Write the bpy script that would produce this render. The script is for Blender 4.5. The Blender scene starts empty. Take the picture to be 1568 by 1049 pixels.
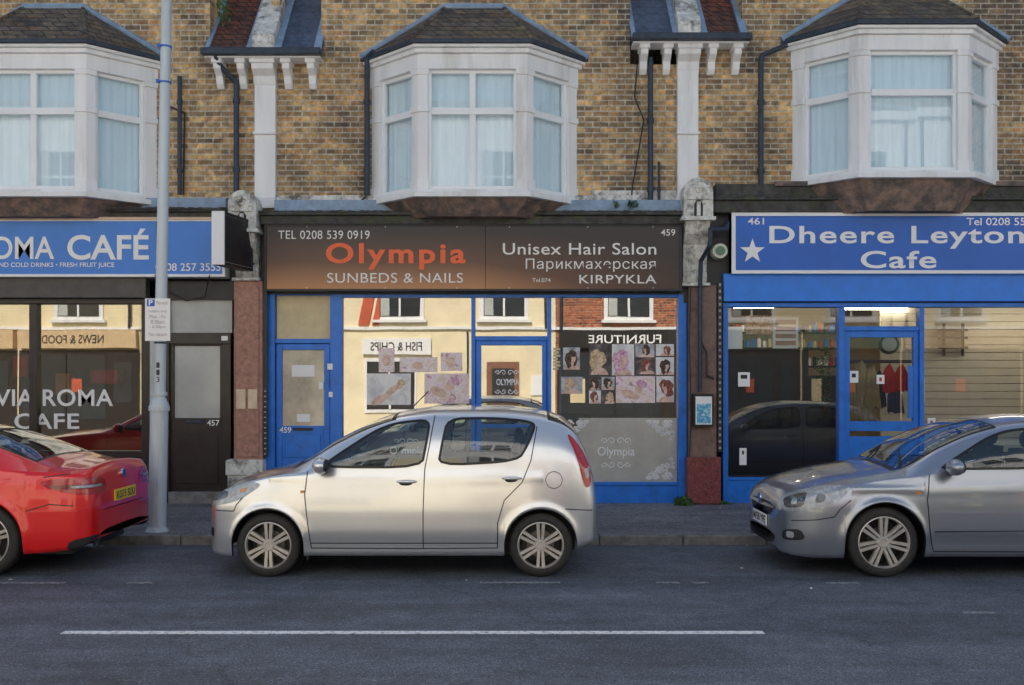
import bpy, math, random
import numpy as np
from mathutils import Vector
from mathutils.bvhtree import BVHTree
random.seed(7)
CD=13.86; FF=1524.0; HH=1.75
# image coordinate helpers (image pixels -> metres on a plane at depth y)
def X(px,y=0.0): return (px-784)*(CD+y)/FF
def Z(py,y=0.0): return HH-(py-588)*(CD+y)/FF
col=bpy.context.scene.collection

# ------------------------------------------------------------- materials
def newmat(name):
    m=bpy.data.materials.new(name); m.use_nodes=True
    return m,m.node_tree,m.node_tree.nodes['Principled BSDF']
def c4(c): return (c[0],c[1],c[2],1)
def sc(c,k): return tuple(min(1,max(0,a*k)) for a in c)
def simple(name,c,rough=.6,metal=0,var=.15,scale=5,bump=0,bscale=60,coat=0,streak=False,spec=.5,c2=None,c2amt=(.55,.75)):
    m,nt,b=newmat(name); N=nt.nodes; L=nt.links
    tc=N.new('ShaderNodeTexCoord'); mp=N.new('ShaderNodeMapping'); L.new(tc.outputs['Object'],mp.inputs[0])
    if streak: mp.inputs['Scale'].default_value=(1,1,.12)
    n=N.new('ShaderNodeTexNoise'); n.inputs['Scale'].default_value=scale; n.inputs['Detail'].default_value=6; n.inputs['Roughness'].default_value=.65
    L.new(mp.outputs[0],n.inputs['Vector'])
    r=N.new('ShaderNodeValToRGB'); r.color_ramp.elements[0].position=.3; r.color_ramp.elements[1].position=.7
    r.color_ramp.elements[0].color=c4(sc(c,1-var)); r.color_ramp.elements[1].color=c4(sc(c,1+var))
    L.new(n.outputs['Fac'],r.inputs[0]); out=r.outputs[0]
    if c2:
        n2=N.new('ShaderNodeTexNoise'); n2.inputs['Scale'].default_value=scale*.6; n2.inputs['Detail'].default_value=8; n2.inputs['Roughness'].default_value=.7
        L.new(mp.outputs[0],n2.inputs['Vector'])
        r2=N.new('ShaderNodeValToRGB'); r2.color_ramp.elements[0].position=c2amt[0]; r2.color_ramp.elements[1].position=c2amt[1]
        L.new(n2.outputs['Fac'],r2.inputs[0])
        mx=N.new('ShaderNodeMixRGB'); L.new(r2.outputs[0],mx.inputs[0]); L.new(out,mx.inputs[1]); mx.inputs[2].default_value=c4(c2); out=mx.outputs[0]
    L.new(out,b.inputs['Base Color'])
    b.inputs['Roughness'].default_value=rough; b.inputs['Metallic'].default_value=metal
    b.inputs['Coat Weight'].default_value=coat; b.inputs['Coat Roughness'].default_value=.04
    b.inputs['Specular IOR Level'].default_value=spec
    if bump:
        n3=N.new('ShaderNodeTexNoise'); n3.inputs['Scale'].default_value=bscale; n3.inputs['Detail'].default_value=4
        L.new(tc.outputs['Object'],n3.inputs['Vector'])
        bp=N.new('ShaderNodeBump'); bp.inputs['Strength'].default_value=bump; bp.inputs['Distance'].default_value=.01
        L.new(n3.outputs['Fac'],bp.inputs['Height']); L.new(bp.outputs[0],b.inputs['Normal'])
    return m
def mottle(name,cols,scale=14,rough=.3):
    m,nt,b=newmat(name); N=nt.nodes; L=nt.links
    tc=N.new('ShaderNodeTexCoord'); n=N.new('ShaderNodeTexNoise'); n.inputs['Scale'].default_value=scale; n.inputs['Detail'].default_value=4; n.inputs['Roughness'].default_value=.6; n.inputs['Distortion'].default_value=.8
    L.new(tc.outputs['Object'],n.inputs['Vector']); r=N.new('ShaderNodeValToRGB'); k=len(cols)
    r.color_ramp.elements[0].position=.32; r.color_ramp.elements[0].color=c4(cols[0]); r.color_ramp.elements[1].position=.68; r.color_ramp.elements[1].color=c4(cols[-1])
    for i in range(1,k-1):
        e_=r.color_ramp.elements.new(.32+.36*i/(k-1)); e_.color=c4(cols[i])
    L.new(n.outputs['Fac'],r.inputs[0]); L.new(r.outputs[0],b.inputs['Base Color']); b.inputs['Roughness'].default_value=rough
    return m
def brickmat(name,ca,cb,mortar,bw=.225,bh=.075,ms=.009,bias=-.1,soot=(.05,.045,.04),sootamt=(.5,.72),zk=1.0,rough=.85,maxsoot=.75,cellvar=True):
    m,nt,b=newmat(name); N=nt.nodes; L=nt.links
    def math_(op,a,b_=None,c_=None):
        n=N.new('ShaderNodeMath'); n.operation=op
        for k,v in enumerate((a,b_,c_)):
            if v is None: continue
            if isinstance(v,(int,float)): n.inputs[k].default_value=v
            else: L.new(v,n.inputs[k])
        return n.outputs[0]
    tc=N.new('ShaderNodeTexCoord'); sp=N.new('ShaderNodeSeparateXYZ'); L.new(tc.outputs['Object'],sp.inputs[0])
    u=math_('ADD',sp.outputs[0],sp.outputs[1]); v=math_('MULTIPLY',sp.outputs[2],zk)
    cb_=N.new('ShaderNodeCombineXYZ'); L.new(u,cb_.inputs[0]); L.new(v,cb_.inputs[1])
    br=N.new('ShaderNodeTexBrick'); L.new(cb_.outputs[0],br.inputs['Vector'])
    br.inputs['Scale'].default_value=1; br.inputs['Brick Width'].default_value=bw; br.inputs['Row Height'].default_value=bh
    br.inputs['Mortar Size'].default_value=ms; br.inputs['Mortar Smooth'].default_value=.2; br.inputs['Bias'].default_value=bias
    br.inputs['Color1'].default_value=c4(ca); br.inputs['Color2'].default_value=c4(cb); br.inputs['Mortar'].default_value=c4(mortar)
    cur=br.outputs['Color']
    if cellvar:
        row=math_('FLOOR',math_('DIVIDE',v,bh)); par=math_('MODULO',math_('ABSOLUTE',row),2.0)
        colm=math_('FLOOR',math_('DIVIDE',math_('MULTIPLY_ADD',par,bw*.5,u),bw))
        cc=N.new('ShaderNodeCombineXYZ'); L.new(colm,cc.inputs[0]); L.new(row,cc.inputs[1])
        wn=N.new('ShaderNodeTexWhiteNoise'); wn.noise_dimensions='2D'; L.new(cc.outputs[0],wn.inputs['Vector'])
        rr=N.new('ShaderNodeValToRGB'); E=rr.color_ramp.elements; E[0].position=0; E[0].color=(.42,.42,.46,1); E[1].position=1; E[1].color=(1.25,1.2,1.05,1)
        q=E.new(.15); q.color=(.75,.70,.68,1); q=E.new(.45); q.color=(1.0,.93,.85,1); q=E.new(.75); q.color=(1.15,.98,.75,1); q=E.new(.85); q.color=(1.1,.78,.55,1)
        L.new(wn.outputs['Value'],rr.inputs[0])
        fm=math_('MULTIPLY_ADD',br.outputs['Fac'],-1.0,1.0)
        mc=N.new('ShaderNodeMixRGB'); mc.blend_type='MULTIPLY'; L.new(fm,mc.inputs[0]); L.new(cur,mc.inputs[1]); L.new(rr.outputs[0],mc.inputs[2]); cur=mc.outputs[0]
    n=N.new('ShaderNodeTexNoise'); n.inputs['Scale'].default_value=.8; n.inputs['Detail'].default_value=8; n.inputs['Roughness'].default_value=.72
    L.new(tc.outputs['Object'],n.inputs['Vector'])
    r=N.new('ShaderNodeValToRGB'); r.color_ramp.elements[0].position=sootamt[0]; r.color_ramp.elements[1].position=sootamt[1]
    r.color_ramp.elements[1].color=(maxsoot,maxsoot,maxsoot,1)
    L.new(n.outputs['Fac'],r.inputs[0])
    sm=math_('MULTIPLY',r.outputs[0],math_('MULTIPLY_ADD',br.outputs['Fac'],-.6,1.0))
    mx=N.new('ShaderNodeMixRGB'); L.new(sm,mx.inputs[0]); L.new(cur,mx.inputs[1]); mx.inputs[2].default_value=c4(soot)
    n2=N.new('ShaderNodeTexNoise'); n2.inputs['Scale'].default_value=11; n2.inputs['Detail'].default_value=6; n2.inputs['Roughness'].default_value=.7
    L.new(tc.outputs['Object'],n2.inputs['Vector'])
    r2=N.new('ShaderNodeValToRGB'); r2.color_ramp.elements[0].position=.3; r2.color_ramp.elements[1].position=.7
    r2.color_ramp.elements[0].color=(.45,.44,.43,1); r2.color_ramp.elements[1].color=(1.4,1.38,1.34,1)
    L.new(n2.outputs['Fac'],r2.inputs[0])
    m2=N.new('ShaderNodeMixRGB'); m2.blend_type='MULTIPLY'; m2.inputs[0].default_value=1; L.new(mx.outputs[0],m2.inputs[1]); L.new(r2.outputs[0],m2.inputs[2])
    L.new(m2.outputs[0],b.inputs['Base Color']); b.inputs['Roughness'].default_value=rough
    bp=N.new('ShaderNodeBump'); bp.inputs['Strength'].default_value=.6; bp.inputs['Distance'].default_value=.01; bp.invert=True
    L.new(br.outputs['Fac'],bp.inputs['Height']); L.new(bp.outputs[0],b.inputs['Normal'])
    return m
def glassmat(name,tint=(.8,.85,.83),base=.12,rough=.01,wob=0.0,gc=(1,1,1)):
    m=bpy.data.materials.new(name); m.use_nodes=True; nt=m.node_tree; N=nt.nodes; L=nt.links
    for n in list(N): N.remove(n)
    o=N.new('ShaderNodeOutputMaterial'); t=N.new('ShaderNodeBsdfTransparent'); t.inputs[0].default_value=c4(tint)
    g=N.new('ShaderNodeBsdfGlossy'); g.inputs['Color'].default_value=c4(gc); g.inputs['Roughness'].default_value=rough
    f=N.new('ShaderNodeLayerWeight'); f.inputs['Blend'].default_value=.5
    p=N.new('ShaderNodeMath'); p.operation='POWER'; p.inputs[1].default_value=4; L.new(f.outputs['Facing'],p.inputs[0])
    a=N.new('ShaderNodeMath'); a.operation='ADD'; a.inputs[1].default_value=base+.04; a.use_clamp=True; L.new(p.outputs[0],a.inputs[0])
    mx=N.new('ShaderNodeMixShader'); L.new(a.outputs[0],mx.inputs[0]); L.new(t.outputs[0],mx.inputs[1]); L.new(g.outputs[0],mx.inputs[2]); L.new(mx.outputs[0],o.inputs[0])
    if wob:
        tc=N.new('ShaderNodeTexCoord'); n=N.new('ShaderNodeTexNoise'); n.inputs['Scale'].default_value=1.1; n.inputs['Detail'].default_value=1
        L.new(tc.outputs['Object'],n.inputs['Vector'])
        bp=N.new('ShaderNodeBump'); bp.inputs['Strength'].default_value=wob; bp.inputs['Distance'].default_value=.02
        L.new(n.outputs['Fac'],bp.inputs['Height']); L.new(bp.outputs[0],g.inputs['Normal'])
    return m
def emis(name,c,s):
    m,nt,b=newmat(name); b.inputs['Base Color'].default_value=c4(c); b.inputs['Emission Color'].default_value=c4(c); b.inputs['Emission Strength'].default_value=s; return m

BRICK=brickmat('stock_brick',(.76,.56,.29),(.30,.22,.15),(.62,.56,.46),ms=.010,bias=-.25,soot=(.085,.072,.066),sootamt=(.44,.60),maxsoot=.85)
REDBRICK=brickmat('red_brick',(.50,.17,.08),(.36,.11,.06),(.4,.35,.3),sootamt=(.6,.9))
SLATE=brickmat('roof_slate',(.20,.17,.15),(.12,.11,.11),(.03,.03,.03),bw=.26,bh=.13,ms=.010,zk=1.35,soot=(.22,.18,.09),sootamt=(.45,.75),maxsoot=.7)
BLUESLATE=brickmat('blue_slate',(.085,.12,.20),(.06,.085,.15),(.02,.02,.03),bw=.3,bh=.2,ms=.004,zk=1.35,sootamt=(.6,.9),rough=.5,cellvar=False)
TILE=brickmat('red_roof_tile',(.26,.085,.07),(.15,.07,.06),(.03,.02,.02),bw=.17,bh=.13,ms=.012,zk=1.35,soot=(.07,.06,.04),sootamt=(.42,.6))
WHITE=simple('white_paint',(.90,.90,.90),.55,var=.07,scale=4,streak=True,c2=(.48,.45,.41),c2amt=(.52,.85))
UPVC=simple('upvc_white',(.92,.93,.94),.35,var=.03)
STONE=simple('pale_stone',(.72,.71,.66),.8,var=.3,scale=9,bump=.4,c2=(.15,.14,.125),c2amt=(.48,.64))
LEAD=simple('lead_flashing',(.26,.36,.50),.5,var=.25,scale=8)
MOSS=simple('weathered_ledge',(.075,.073,.07),.9,var=.5,scale=9,bump=.8,bscale=30,c2=(.085,.10,.045),c2amt=(.52,.66))
TERRA=simple('terracotta_apron',(.30,.20,.16),.85,var=.35,scale=8,c2=(.10,.09,.085),c2amt=(.40,.60))
PILAS=simple('brown_pilaster',(.44,.23,.17),.7,var=.3,scale=14,bump=.5,bscale=50,c2=(.2,.12,.09))
MAROON=simple('maroon_granite',(.22,.055,.05),.4,var=.6,scale=40,c2=(.45,.38,.34),c2amt=(.60,.68))
BLACK=simple('black_paint',(.02,.02,.022),.45,var=.3)
IRON=simple('cast_iron_pipe',(.03,.045,.07),.5,var=.4,scale=12,c2=(.12,.10,.09),c2amt=(.6,.8))
DKBROWN=simple('dark_brown_paint',(.034,.026,.024),.35,var=.3)
BLUE=simple('blue_paint',(.02,.20,.74),.35,var=.14,scale=7,c2=(.02,.09,.32),c2amt=(.55,.85))
SIGNBLUE=simple('sign_blue',(.008,.13,.58),.35,var=.08,scale=2)
ROMABLUE=simple('roma_sign_blue',(.05,.24,.74),.35,var=.08,scale=2)
SIGNWHITE=simple('sign_white',(.93,.93,.93),.4,var=.02)
SILVERT=simple('silver_letters',(.90,.88,.84),.4,var=.03)
ORANGE=simple('orange_letters',(1.0,.15,.04),.4,var=.05)
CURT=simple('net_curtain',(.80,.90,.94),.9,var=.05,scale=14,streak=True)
CURT2=simple('net_curtain_fold_shade',(.75,.86,.91),.9,var=.06,scale=14,streak=True)  # darker copy paints the shade in the curtain folds
GLASS_UP=glassmat('upper_glass',(.93,.98,1.0),.05,.01,.03)
GLASS=glassmat('shop_glass',(.66,.66,.62),.42,.004,.04,(1,.96,.87))
GLASS2=glassmat('cafe_glass',(.84,.84,.82),.08,.004,.03,(1,.98,.93))
GLASS3=glassmat('roma_glass',(.70,.70,.66),.36,.004,.04,(1,.97,.86))
FROST=simple('frosted_vinyl',(.50,.48,.43),.4,var=.18,scale=3)
DOORGLASS=simple('obscure_glass',(.46,.47,.46),.12,var=.1,scale=3,spec=.8)
ROOMW=simple('room_wall',(.70,.60,.42),.8,var=.15,scale=2)
CAFEW=simple('cafe_wall',(.62,.50,.34),.8,var=.12)
SIDING=simple('painted_boarding',(.66,.61,.48),.6,var=.06)
ROOMD=simple('room_dark',(.10,.08,.07),.8,var=.2)
ROOMF=simple('room_floor',(.20,.16,.12),.5,var=.15)
PANEL=simple('grey_panel',(.50,.52,.50),.4,var=.12,scale=3)
CREAMP=simple('cream_board',(.72,.60,.36),.6,var=.12)

def asphalt(name,base):
    m,nt,b=newmat(name); N=nt.nodes; L=nt.links
    tc=N.new('ShaderNodeTexCoord')
    def noise(s,d,ro=.6,mp=None):
        n=N.new('ShaderNodeTexNoise'); n.inputs['Scale'].default_value=s; n.inputs['Detail'].default_value=d; n.inputs['Roughness'].default_value=ro
        src=tc.outputs['Object']
        if mp:
            q=N.new('ShaderNodeMapping'); q.inputs['Scale'].default_value=mp; L.new(src,q.inputs[0]); src=q.outputs[0]
        L.new(src,n.inputs['Vector']); return n
    def ramp(n,p0,p1,c0,c1):
        r=N.new('ShaderNodeValToRGB'); r.color_ramp.elements[0].position=p0; r.color_ramp.elements[1].position=p1
        r.color_ramp.elements[0].color=c4(c0); r.color_ramp.elements[1].color=c4(c1); L.new(n.outputs['Fac'],r.inputs[0]); return r
    def mul(a,b_):
        mx=N.new('ShaderNodeMixRGB'); mx.blend_type='MULTIPLY'; mx.inputs[0].default_value=1; L.new(a.outputs[0],mx.inputs[1]); L.new(b_.outputs[0],mx.inputs[2]); return mx
    n2=noise(75,2,.9)
    o=mul(ramp(noise(.7,6),.3,.72,sc(base,.78),sc(base,1.28)),ramp(n2,.36,.66,(.30,)*3,(2.0,)*3))
    o=mul(o,ramp(noise(4,8,.7),.35,.7,(.72,)*3,(1.2,)*3))
    o=mul(o,ramp(noise(24,5,.85),.32,.68,(.5,)*3,(1.4,)*3))
    o=mul(o,ramp(noise(2.4,6,.65,(.12,1,1)),.35,.68,(.75,)*3,(1.25,)*3))
    v=N.new('ShaderNodeTexVoronoi'); v.inputs['Scale'].default_value=22; L.new(tc.outputs['Object'],v.inputs['Vector'])
    rv=N.new('ShaderNodeValToRGB'); rv.color_ramp.elements[0].position=.10; rv.color_ramp.elements[1].position=.18
    rv.color_ramp.elements[0].color=(.8,.8,.8,1); rv.color_ramp.elements[1].color=(0,0,0,1); L.new(v.outputs['Distance'],rv.inputs[0])
    mx=N.new('ShaderNodeMixRGB'); L.new(rv.outputs[0],mx.inputs[0]); L.new(o.outputs[0],mx.inputs[1]); mx.inputs[2].default_value=c4(sc(base,2.6))
    vc=N.new('ShaderNodeTexVoronoi'); vc.feature='DISTANCE_TO_EDGE'; vc.inputs['Scale'].default_value=.5
    nz=noise(2.0,6,.7); ad=N.new('ShaderNodeMixRGB'); ad.inputs[0].default_value=.35; L.new(tc.outputs['Object'],ad.inputs[1]); L.new(nz.outputs['Color'],ad.inputs[2]); L.new(ad.outputs[0],vc.inputs['Vector'])
    rc=N.new('ShaderNodeValToRGB'); rc.color_ramp.elements[0].position=.0015; rc.color_ramp.elements[1].position=.005
    rc.color_ramp.elements[0].color=(.65,.65,.65,1); rc.color_ramp.elements[1].color=(1,1,1,1); L.new(vc.outputs['Distance'],rc.inputs[0])
    fin=mul(mx,rc)
    L.new(fin.outputs[0],b.inputs['Base Color']); b.inputs['Roughness'].default_value=.72
    bp=N.new('ShaderNodeBump'); bp.inputs['Strength'].default_value=.7; bp.inputs['Distance'].default_value=.008
    L.new(n2.outputs['Fac'],bp.inputs['Height']); L.new(bp.outputs[0],b.inputs['Normal'])
    return m
ROAD=asphalt('road_asphalt',(.115,.128,.156))
PAVE=asphalt('pavement_asphalt',(.21,.20,.205))
PALEPAVE=simple('pale_bounce_paving',(.50,.48,.45),.8,var=.15,scale=3)
KERB=simple('kerb_granite',(.21,.20,.195),.8,var=.45,scale=7,bump=.4)
def wornpaint(name,c,p0=.36,p1=.5):
    m,nt,b=newmat(name); N=nt.nodes; L=nt.links
    tc=N.new('ShaderNodeTexCoord'); n=N.new('ShaderNodeTexNoise'); n.inputs['Scale'].default_value=25; n.inputs['Detail'].default_value=8; n.inputs['Roughness'].default_value=.75
    L.new(tc.outputs['Object'],n.inputs['Vector'])
    r=N.new('ShaderNodeValToRGB'); r.color_ramp.elements[0].position=p0; r.color_ramp.elements[1].position=p1
    r.color_ramp.elements[0].color=(.12,.13,.15,1); r.color_ramp.elements[1].color=c4(c)
    L.new(n.outputs['Fac'],r.inputs[0]); L.new(r.outputs[0],b.inputs['Base Color']); b.inputs['Roughness'].default_value=.7
    return m
LINE=wornpaint('road_paint',(.85,.86,.88),.34,.5); LINE2=wornpaint('worn_road_paint',(.42,.44,.47),.42,.62)

# ------------------------------------------------------------- mesh helper
class M:
    def __init__(s): s.v=[];s.f=[];s.mi=[];s.mats=[]
    def _m(s,mat):
        if mat not in s.mats: s.mats.append(mat)
        return s.mats.index(mat)
    def add(s,vs,fs,mat):
        o=len(s.v); s.v+= [tuple(v) for v in vs]; k=s._m(mat)
        for f in fs: s.f.append(tuple(i+o for i in f)); s.mi.append(k)
    def poly(s,pts,mat): s.add(pts,[tuple(range(len(pts)))],mat)
    def box(s,x0,x1,y0,y1,z0,z1,mat):
        if x0>x1:x0,x1=x1,x0
        if y0>y1:y0,y1=y1,y0
        if z0>z1:z0,z1=z1,z0
        v=[(x0,y0,z0),(x1,y0,z0),(x1,y1,z0),(x0,y1,z0),(x0,y0,z1),(x1,y0,z1),(x1,y1,z1),(x0,y1,z1)]
        s.add(v,[(0,3,2,1),(4,5,6,7),(0,1,5,4),(1,2,6,5),(2,3,7,6),(3,0,4,7)],mat)
    def pbox(s,a,b,t,bt,y0,y1,mat,yr=0.0):
        s.box(X(a,yr),X(b,yr),y0,y1,Z(bt,yr),Z(t,yr),mat)
    def loft(s,p0,p1,mat,caps=True):
        n=len(p0); fs=[(i,(i+1)%n,(i+1)%n+n,i+n) for i in range(n)]
        if caps: fs+=[tuple(range(n))[::-1],tuple(range(n,2*n))]
        s.add(list(p0)+list(p1),fs,mat)
    def prism(s,xz,y0,y1,mat): s.loft([(x,y0,z) for x,z in xz],[(x,y1,z) for x,z in xz],mat)
    def prismz(s,xy,z0,z1,mat): s.loft([(x,y,z0) for x,y in xy],[(x,y,z1) for x,y in xy],mat)
    def cyl(s,p0,p1,r,mat,n=14,r2=None):
        p0=Vector(p0);p1=Vector(p1); r2=r if r2 is None else r2
        d=(p1-p0).normalized(); a=d.orthogonal().normalized(); b=d.cross(a)
        A=[p0+a*r*math.cos(t)+b*r*math.sin(t) for t in [2*math.pi*i/n for i in range(n)]]
        B=[p1+a*r2*math.cos(t)+b*r2*math.sin(t) for t in [2*math.pi*i/n for i in range(n)]]
        s.loft(A,B,mat)
    def pipe(s,pts,r,mat,n=10):
        for a,b in zip(pts,pts[1:]): s.cyl(a,b,r,mat,n)
        for p in pts[1:-1]: s.ball(p,(r,r,r),mat,8,5)
    def ball(s,c,r,mat,n=14,m=8):
        vs=[];fs=[]
        for j in range(m+1):
            ph=math.pi*j/m
            for i in range(n):
                th=2*math.pi*i/n; vs.append((c[0]+r[0]*math.sin(ph)*math.cos(th),c[1]+r[1]*math.sin(ph)*math.sin(th),c[2]+r[2]*math.cos(ph)))
        for j in range(m):
            for i in range(n): fs.append((j*n+i,j*n+(i+1)%n,(j+1)*n+(i+1)%n,(j+1)*n+i))
        s.add(vs,fs,mat)
    def build(s,name,parent=None,smooth=False,bevel=0,loc=None,sharp=None):
        me=bpy.data.meshes.new(name); me.from_pydata(s.v,[],s.f)
        for m in s.mats: me.materials.append(m)
        me.polygons.foreach_set('material_index',s.mi)
        if smooth: me.polygons.foreach_set('use_smooth',[True]*len(s.f))
        me.update()
        ob=bpy.data.objects.new(name,me); col.objects.link(ob)
        if parent: ob.parent=parent
        if loc: ob.location=loc
        if smooth and sharp:
            try: me.set_sharp_from_angle(angle=math.radians(sharp))
            except Exception: pass
        if bevel:
            b=ob.modifiers.new('bevel','BEVEL'); b.width=bevel; b.segments=2; b.limit_method='ANGLE'; b.angle_limit=math.radians(40)
        return ob
def empty(name,loc=(0,0,0)):
    e=bpy.data.objects.new(name,None); e.location=loc; e.empty_display_size=.3; col.objects.link(e); return e
def textmesh(body,center,right,up,w,h,mat,name,parent,bold=0.0,space=1.0):
    cu=bpy.data.curves.new(name,'FONT'); cu.body=body; cu.offset=bold; cu.resolution_u=5; cu.space_character=space
    ob=bpy.data.objects.new(name,cu); col.objects.link(ob); bpy.context.view_layer.update()
    dg=bpy.context.evaluated_depsgraph_get(); me=bpy.data.meshes.new_from_object(ob.evaluated_get(dg))
    bpy.data.objects.remove(ob)
    n=len(me.vertices); co=np.zeros(n*3); me.vertices.foreach_get('co',co); co=co.reshape(-1,3)
    mn=co.min(0); mx=co.max(0); ct=(mn+mx)/2; s=mx-mn
    R=np.array(right,float);U=np.array(up,float);C=np.array(center,float)
    new=C+np.outer((co[:,0]-ct[0])/s[0]*w,R)+np.outer((co[:,1]-ct[1])/s[1]*h,U)
    me.vertices.foreach_set('co',new.ravel()); me.materials.clear(); me.materials.append(mat); me.update(); me.name=name
    o=bpy.data.objects.new(name,me); col.objects.link(o); o.parent=parent; return o
def ptext(body,a,b,t,bt,y,mat,name,parent,bold=0.0,space=1.0):
    return textmesh(body,((X(a,y)+X(b,y))/2,y,(Z(t,y)+Z(bt,y))/2),(1,0,0),(0,0,1),X(b,y)-X(a,y),Z(t,y)-Z(bt,y),mat,name,parent,bold,space)

# ------------------------------------------------------------- ground
KY=-3.05; OKY=-10.6; G=150; OY=-15.6
g=M(); g.poly([(-400,-400,-.012),(400,-400,-.012),(400,400,-.012),(-400,400,-.012)],PAVE); g.build('ground')
g=M(); g.poly([(-G,OKY,0),(G,OKY,0),(G,KY,0),(-G,KY,0)],ROAD); g.build('road')
g=M(); g.box(-G,G,KY+.15,.6,-.01,.10,PAVE); g.build('pavement')
g=M(); g.box(-G,G,OY-.5,OKY-.15,-.01,.10,PALEPAVE); g.build('pavement')  # far pavement, out of view, made pale to bounce light
for y0,y1 in ((KY,KY+.147),(OKY-.147,OKY)):
    g=M(); x=-40
    while x<40:
        g.box(x+.004,x+.906,y0,y1,-.01,.104+random.uniform(-.003,.003),KERB); x+=.91
    g.build('kerb',bevel=.012)
g=M(); yl=-6.86
g.box(-3.16,1.77,yl-.04,yl+.04,.001,.004,LINE)
for k in (-2,-1,1,2): g.box(-3.16+k*8,1.77+k*8,yl-.04,yl+.04,.001,.004,LINE)
g.build('road_centre_line')
g=M()
for a,b in ((-10,100),(735,858),(1005,1040),(1265,1315),(1475,1525),(1060,1085),(195,235)):
    yb=-5.09+random.uniform(-.03,.03)
    if a==1475: yb=-6.25
    g.box(X(a,yb),X(b,yb),yb-.03,yb+.03,.001,.004,LINE2)
g.build('parking_bay_marking')

# ------------------------------------------------------------- upper storey parts
def fbox(m,A,B,u0,u1,d0,d1,z0,z1,mat):
    A=Vector((A[0],A[1],0));B=Vector((B[0],B[1],0)); u=(B-A).normalized(); n=Vector((u.y,-u.x,0))
    q=[A+u*u0+n*d0,A+u*u1+n*d0,A+u*u1+n*d1,A+u*u0+n*d1]
    m.loft([(p.x,p.y,z0) for p in q],[(p.x,p.y,z1) for p in q],mat)
def bay(cx,zo,parent,mull=1):
    yf=-.65;hw=.72;ww=1.43
    A=(cx-ww,0);B=(cx-hw,yf);C=(cx+hw,yf);E=(cx+ww,0)
    zw0=4.33+zo;zw1=5.93+zo;zt=5.39+zo
    def foot(e,k=1.0): return [(cx-ww*k-e,.05),(cx-ww*k-e,0),(cx-hw*k-e*.45,yf*k-e),(cx+hw*k+e*.45,yf*k-e),(cx+ww*k+e,0),(cx+ww*k+e,.05)]
    st=M()
    st.prismz(foot(.02),zw1,6.13+zo,WHITE); st.prismz(foot(.07),6.13+zo,6.19+zo,WHITE); st.prismz(foot(.12),6.19+zo,6.23+zo,WHITE)
    st.prismz(foot(.04),zw0-.04,zw0,WHITE); st.prismz(foot(.11),zw0-.11,zw0-.04,WHITE)
    for P,Q in ((A,B),(B,C),(C,E)):
        Ln=math.hypot(Q[0]-P[0],Q[1]-P[1])
        lw=.17 if P is A else .13; rw=.17 if Q is E else .13
        fbox(st,P,Q,0,lw,-.16,0,zw0,zw1,WHITE); fbox(st,P,Q,Ln-rw,Ln,-.16,0,zw0,zw1,WHITE)
        for z0,z1,e in ((zt-.03,zt+.05,.025),(zw0,zw0+.14,.02),(zw1-.07,zw1,.02)):
            fbox(st,P,Q,-.01,lw+.012,-.1,e,z0,z1,WHITE); fbox(st,P,Q,Ln-rw-.012,Ln+.01,-.1,e,z0,z1,WHITE)
    st.build('bay_stonework',parent,bevel=.008)
    wf=M(); gl=M(); cu=M()
    for P,Q in ((A,B),(B,C),(C,E)):
        Ln=math.hypot(Q[0]-P[0],Q[1]-P[1]); front=(P is B)
        a=(.17 if P is A else .13); b=Ln-(.17 if Q is E else .13)
        d0,d1=-.10,-.045; w=.045
        fbox(wf,P,Q,a,a+w,d0,d1,zw0,zw1,UPVC); fbox(wf,P,Q,b-w,b,d0,d1,zw0,zw1,UPVC)
        fbox(wf,P,Q,a+w,b-w,d0,d1,zw0,zw0+.06,UPVC); fbox(wf,P,Q,a+w,b-w,d0,d1,zw1-w,zw1,UPVC)
        fbox(wf,P,Q,a+w,b-w,d0,d1+.005,zt-.05,zt+.04,UPVC)
        if front and mull:
            c=(a+b)/2
            fbox(wf,P,Q,c-.04,c+.04,d0,d1,zw0+.06,zt-.05,UPVC); fbox(wf,P,Q,c-.04,c+.04,d0,d1,zt+.04,zw1-w,UPVC)
        Av=Vector((P[0],P[1],0)); uu=(Vector((Q[0],Q[1],0))-Av).normalized(); nn=Vector((uu.y,-uu.x,0))
        g0=Av+uu*(a+.01)+nn*-.08; g1=Av+uu*(b-.01)+nn*-.08
        gl.poly([(g0.x,g0.y,zw0+.02),(g1.x,g1.y,zw0+.02),(g1.x,g1.y,zw1-.02),(g0.x,g0.y,zw1-.02)],GLASS_UP)
        n=int((b-a)/.04); us=[a-.05+(b-a+.1)*i/n for i in range(n+1)]
        vs=[]
        for i,u in enumerate(us):
            p=Av+uu*u+nn*(-.14-(.007 if i%2 else 0)-.004*math.sin(i*1.7)); vs+= [(p.x,p.y,zw0),(p.x,p.y,zw1)]
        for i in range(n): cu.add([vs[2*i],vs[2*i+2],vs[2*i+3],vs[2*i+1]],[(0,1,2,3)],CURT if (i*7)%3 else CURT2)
    wf.build('bay_window_frames',parent,bevel=.006); gl.build('bay_window_glass',parent); cu.build('net_curtains',parent)
    ap=M(); f0=foot(.03); f1=foot(-.02,.80)
    ap.loft([(x,y,4.0+zo*.3) for x,y in f1],[(x,y,zw0-.11) for x,y in f0],TERRA); ap.build('bay_apron',parent)
    rf=M(); r0=6.235+zo
    rf.prismz(foot(.16),r0,r0+.05,IRON)
    e=foot(.15); r1=r0+.055
    P=[(e[1][0],e[1][1],r1),(e[2][0],e[2][1],r1),(e[3][0],e[3][1],r1),(e[4][0],e[4][1],r1)]
    T1=(cx-.40,.0,7.0+zo);T2=(cx+.40,.0,7.0+zo)
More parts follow.
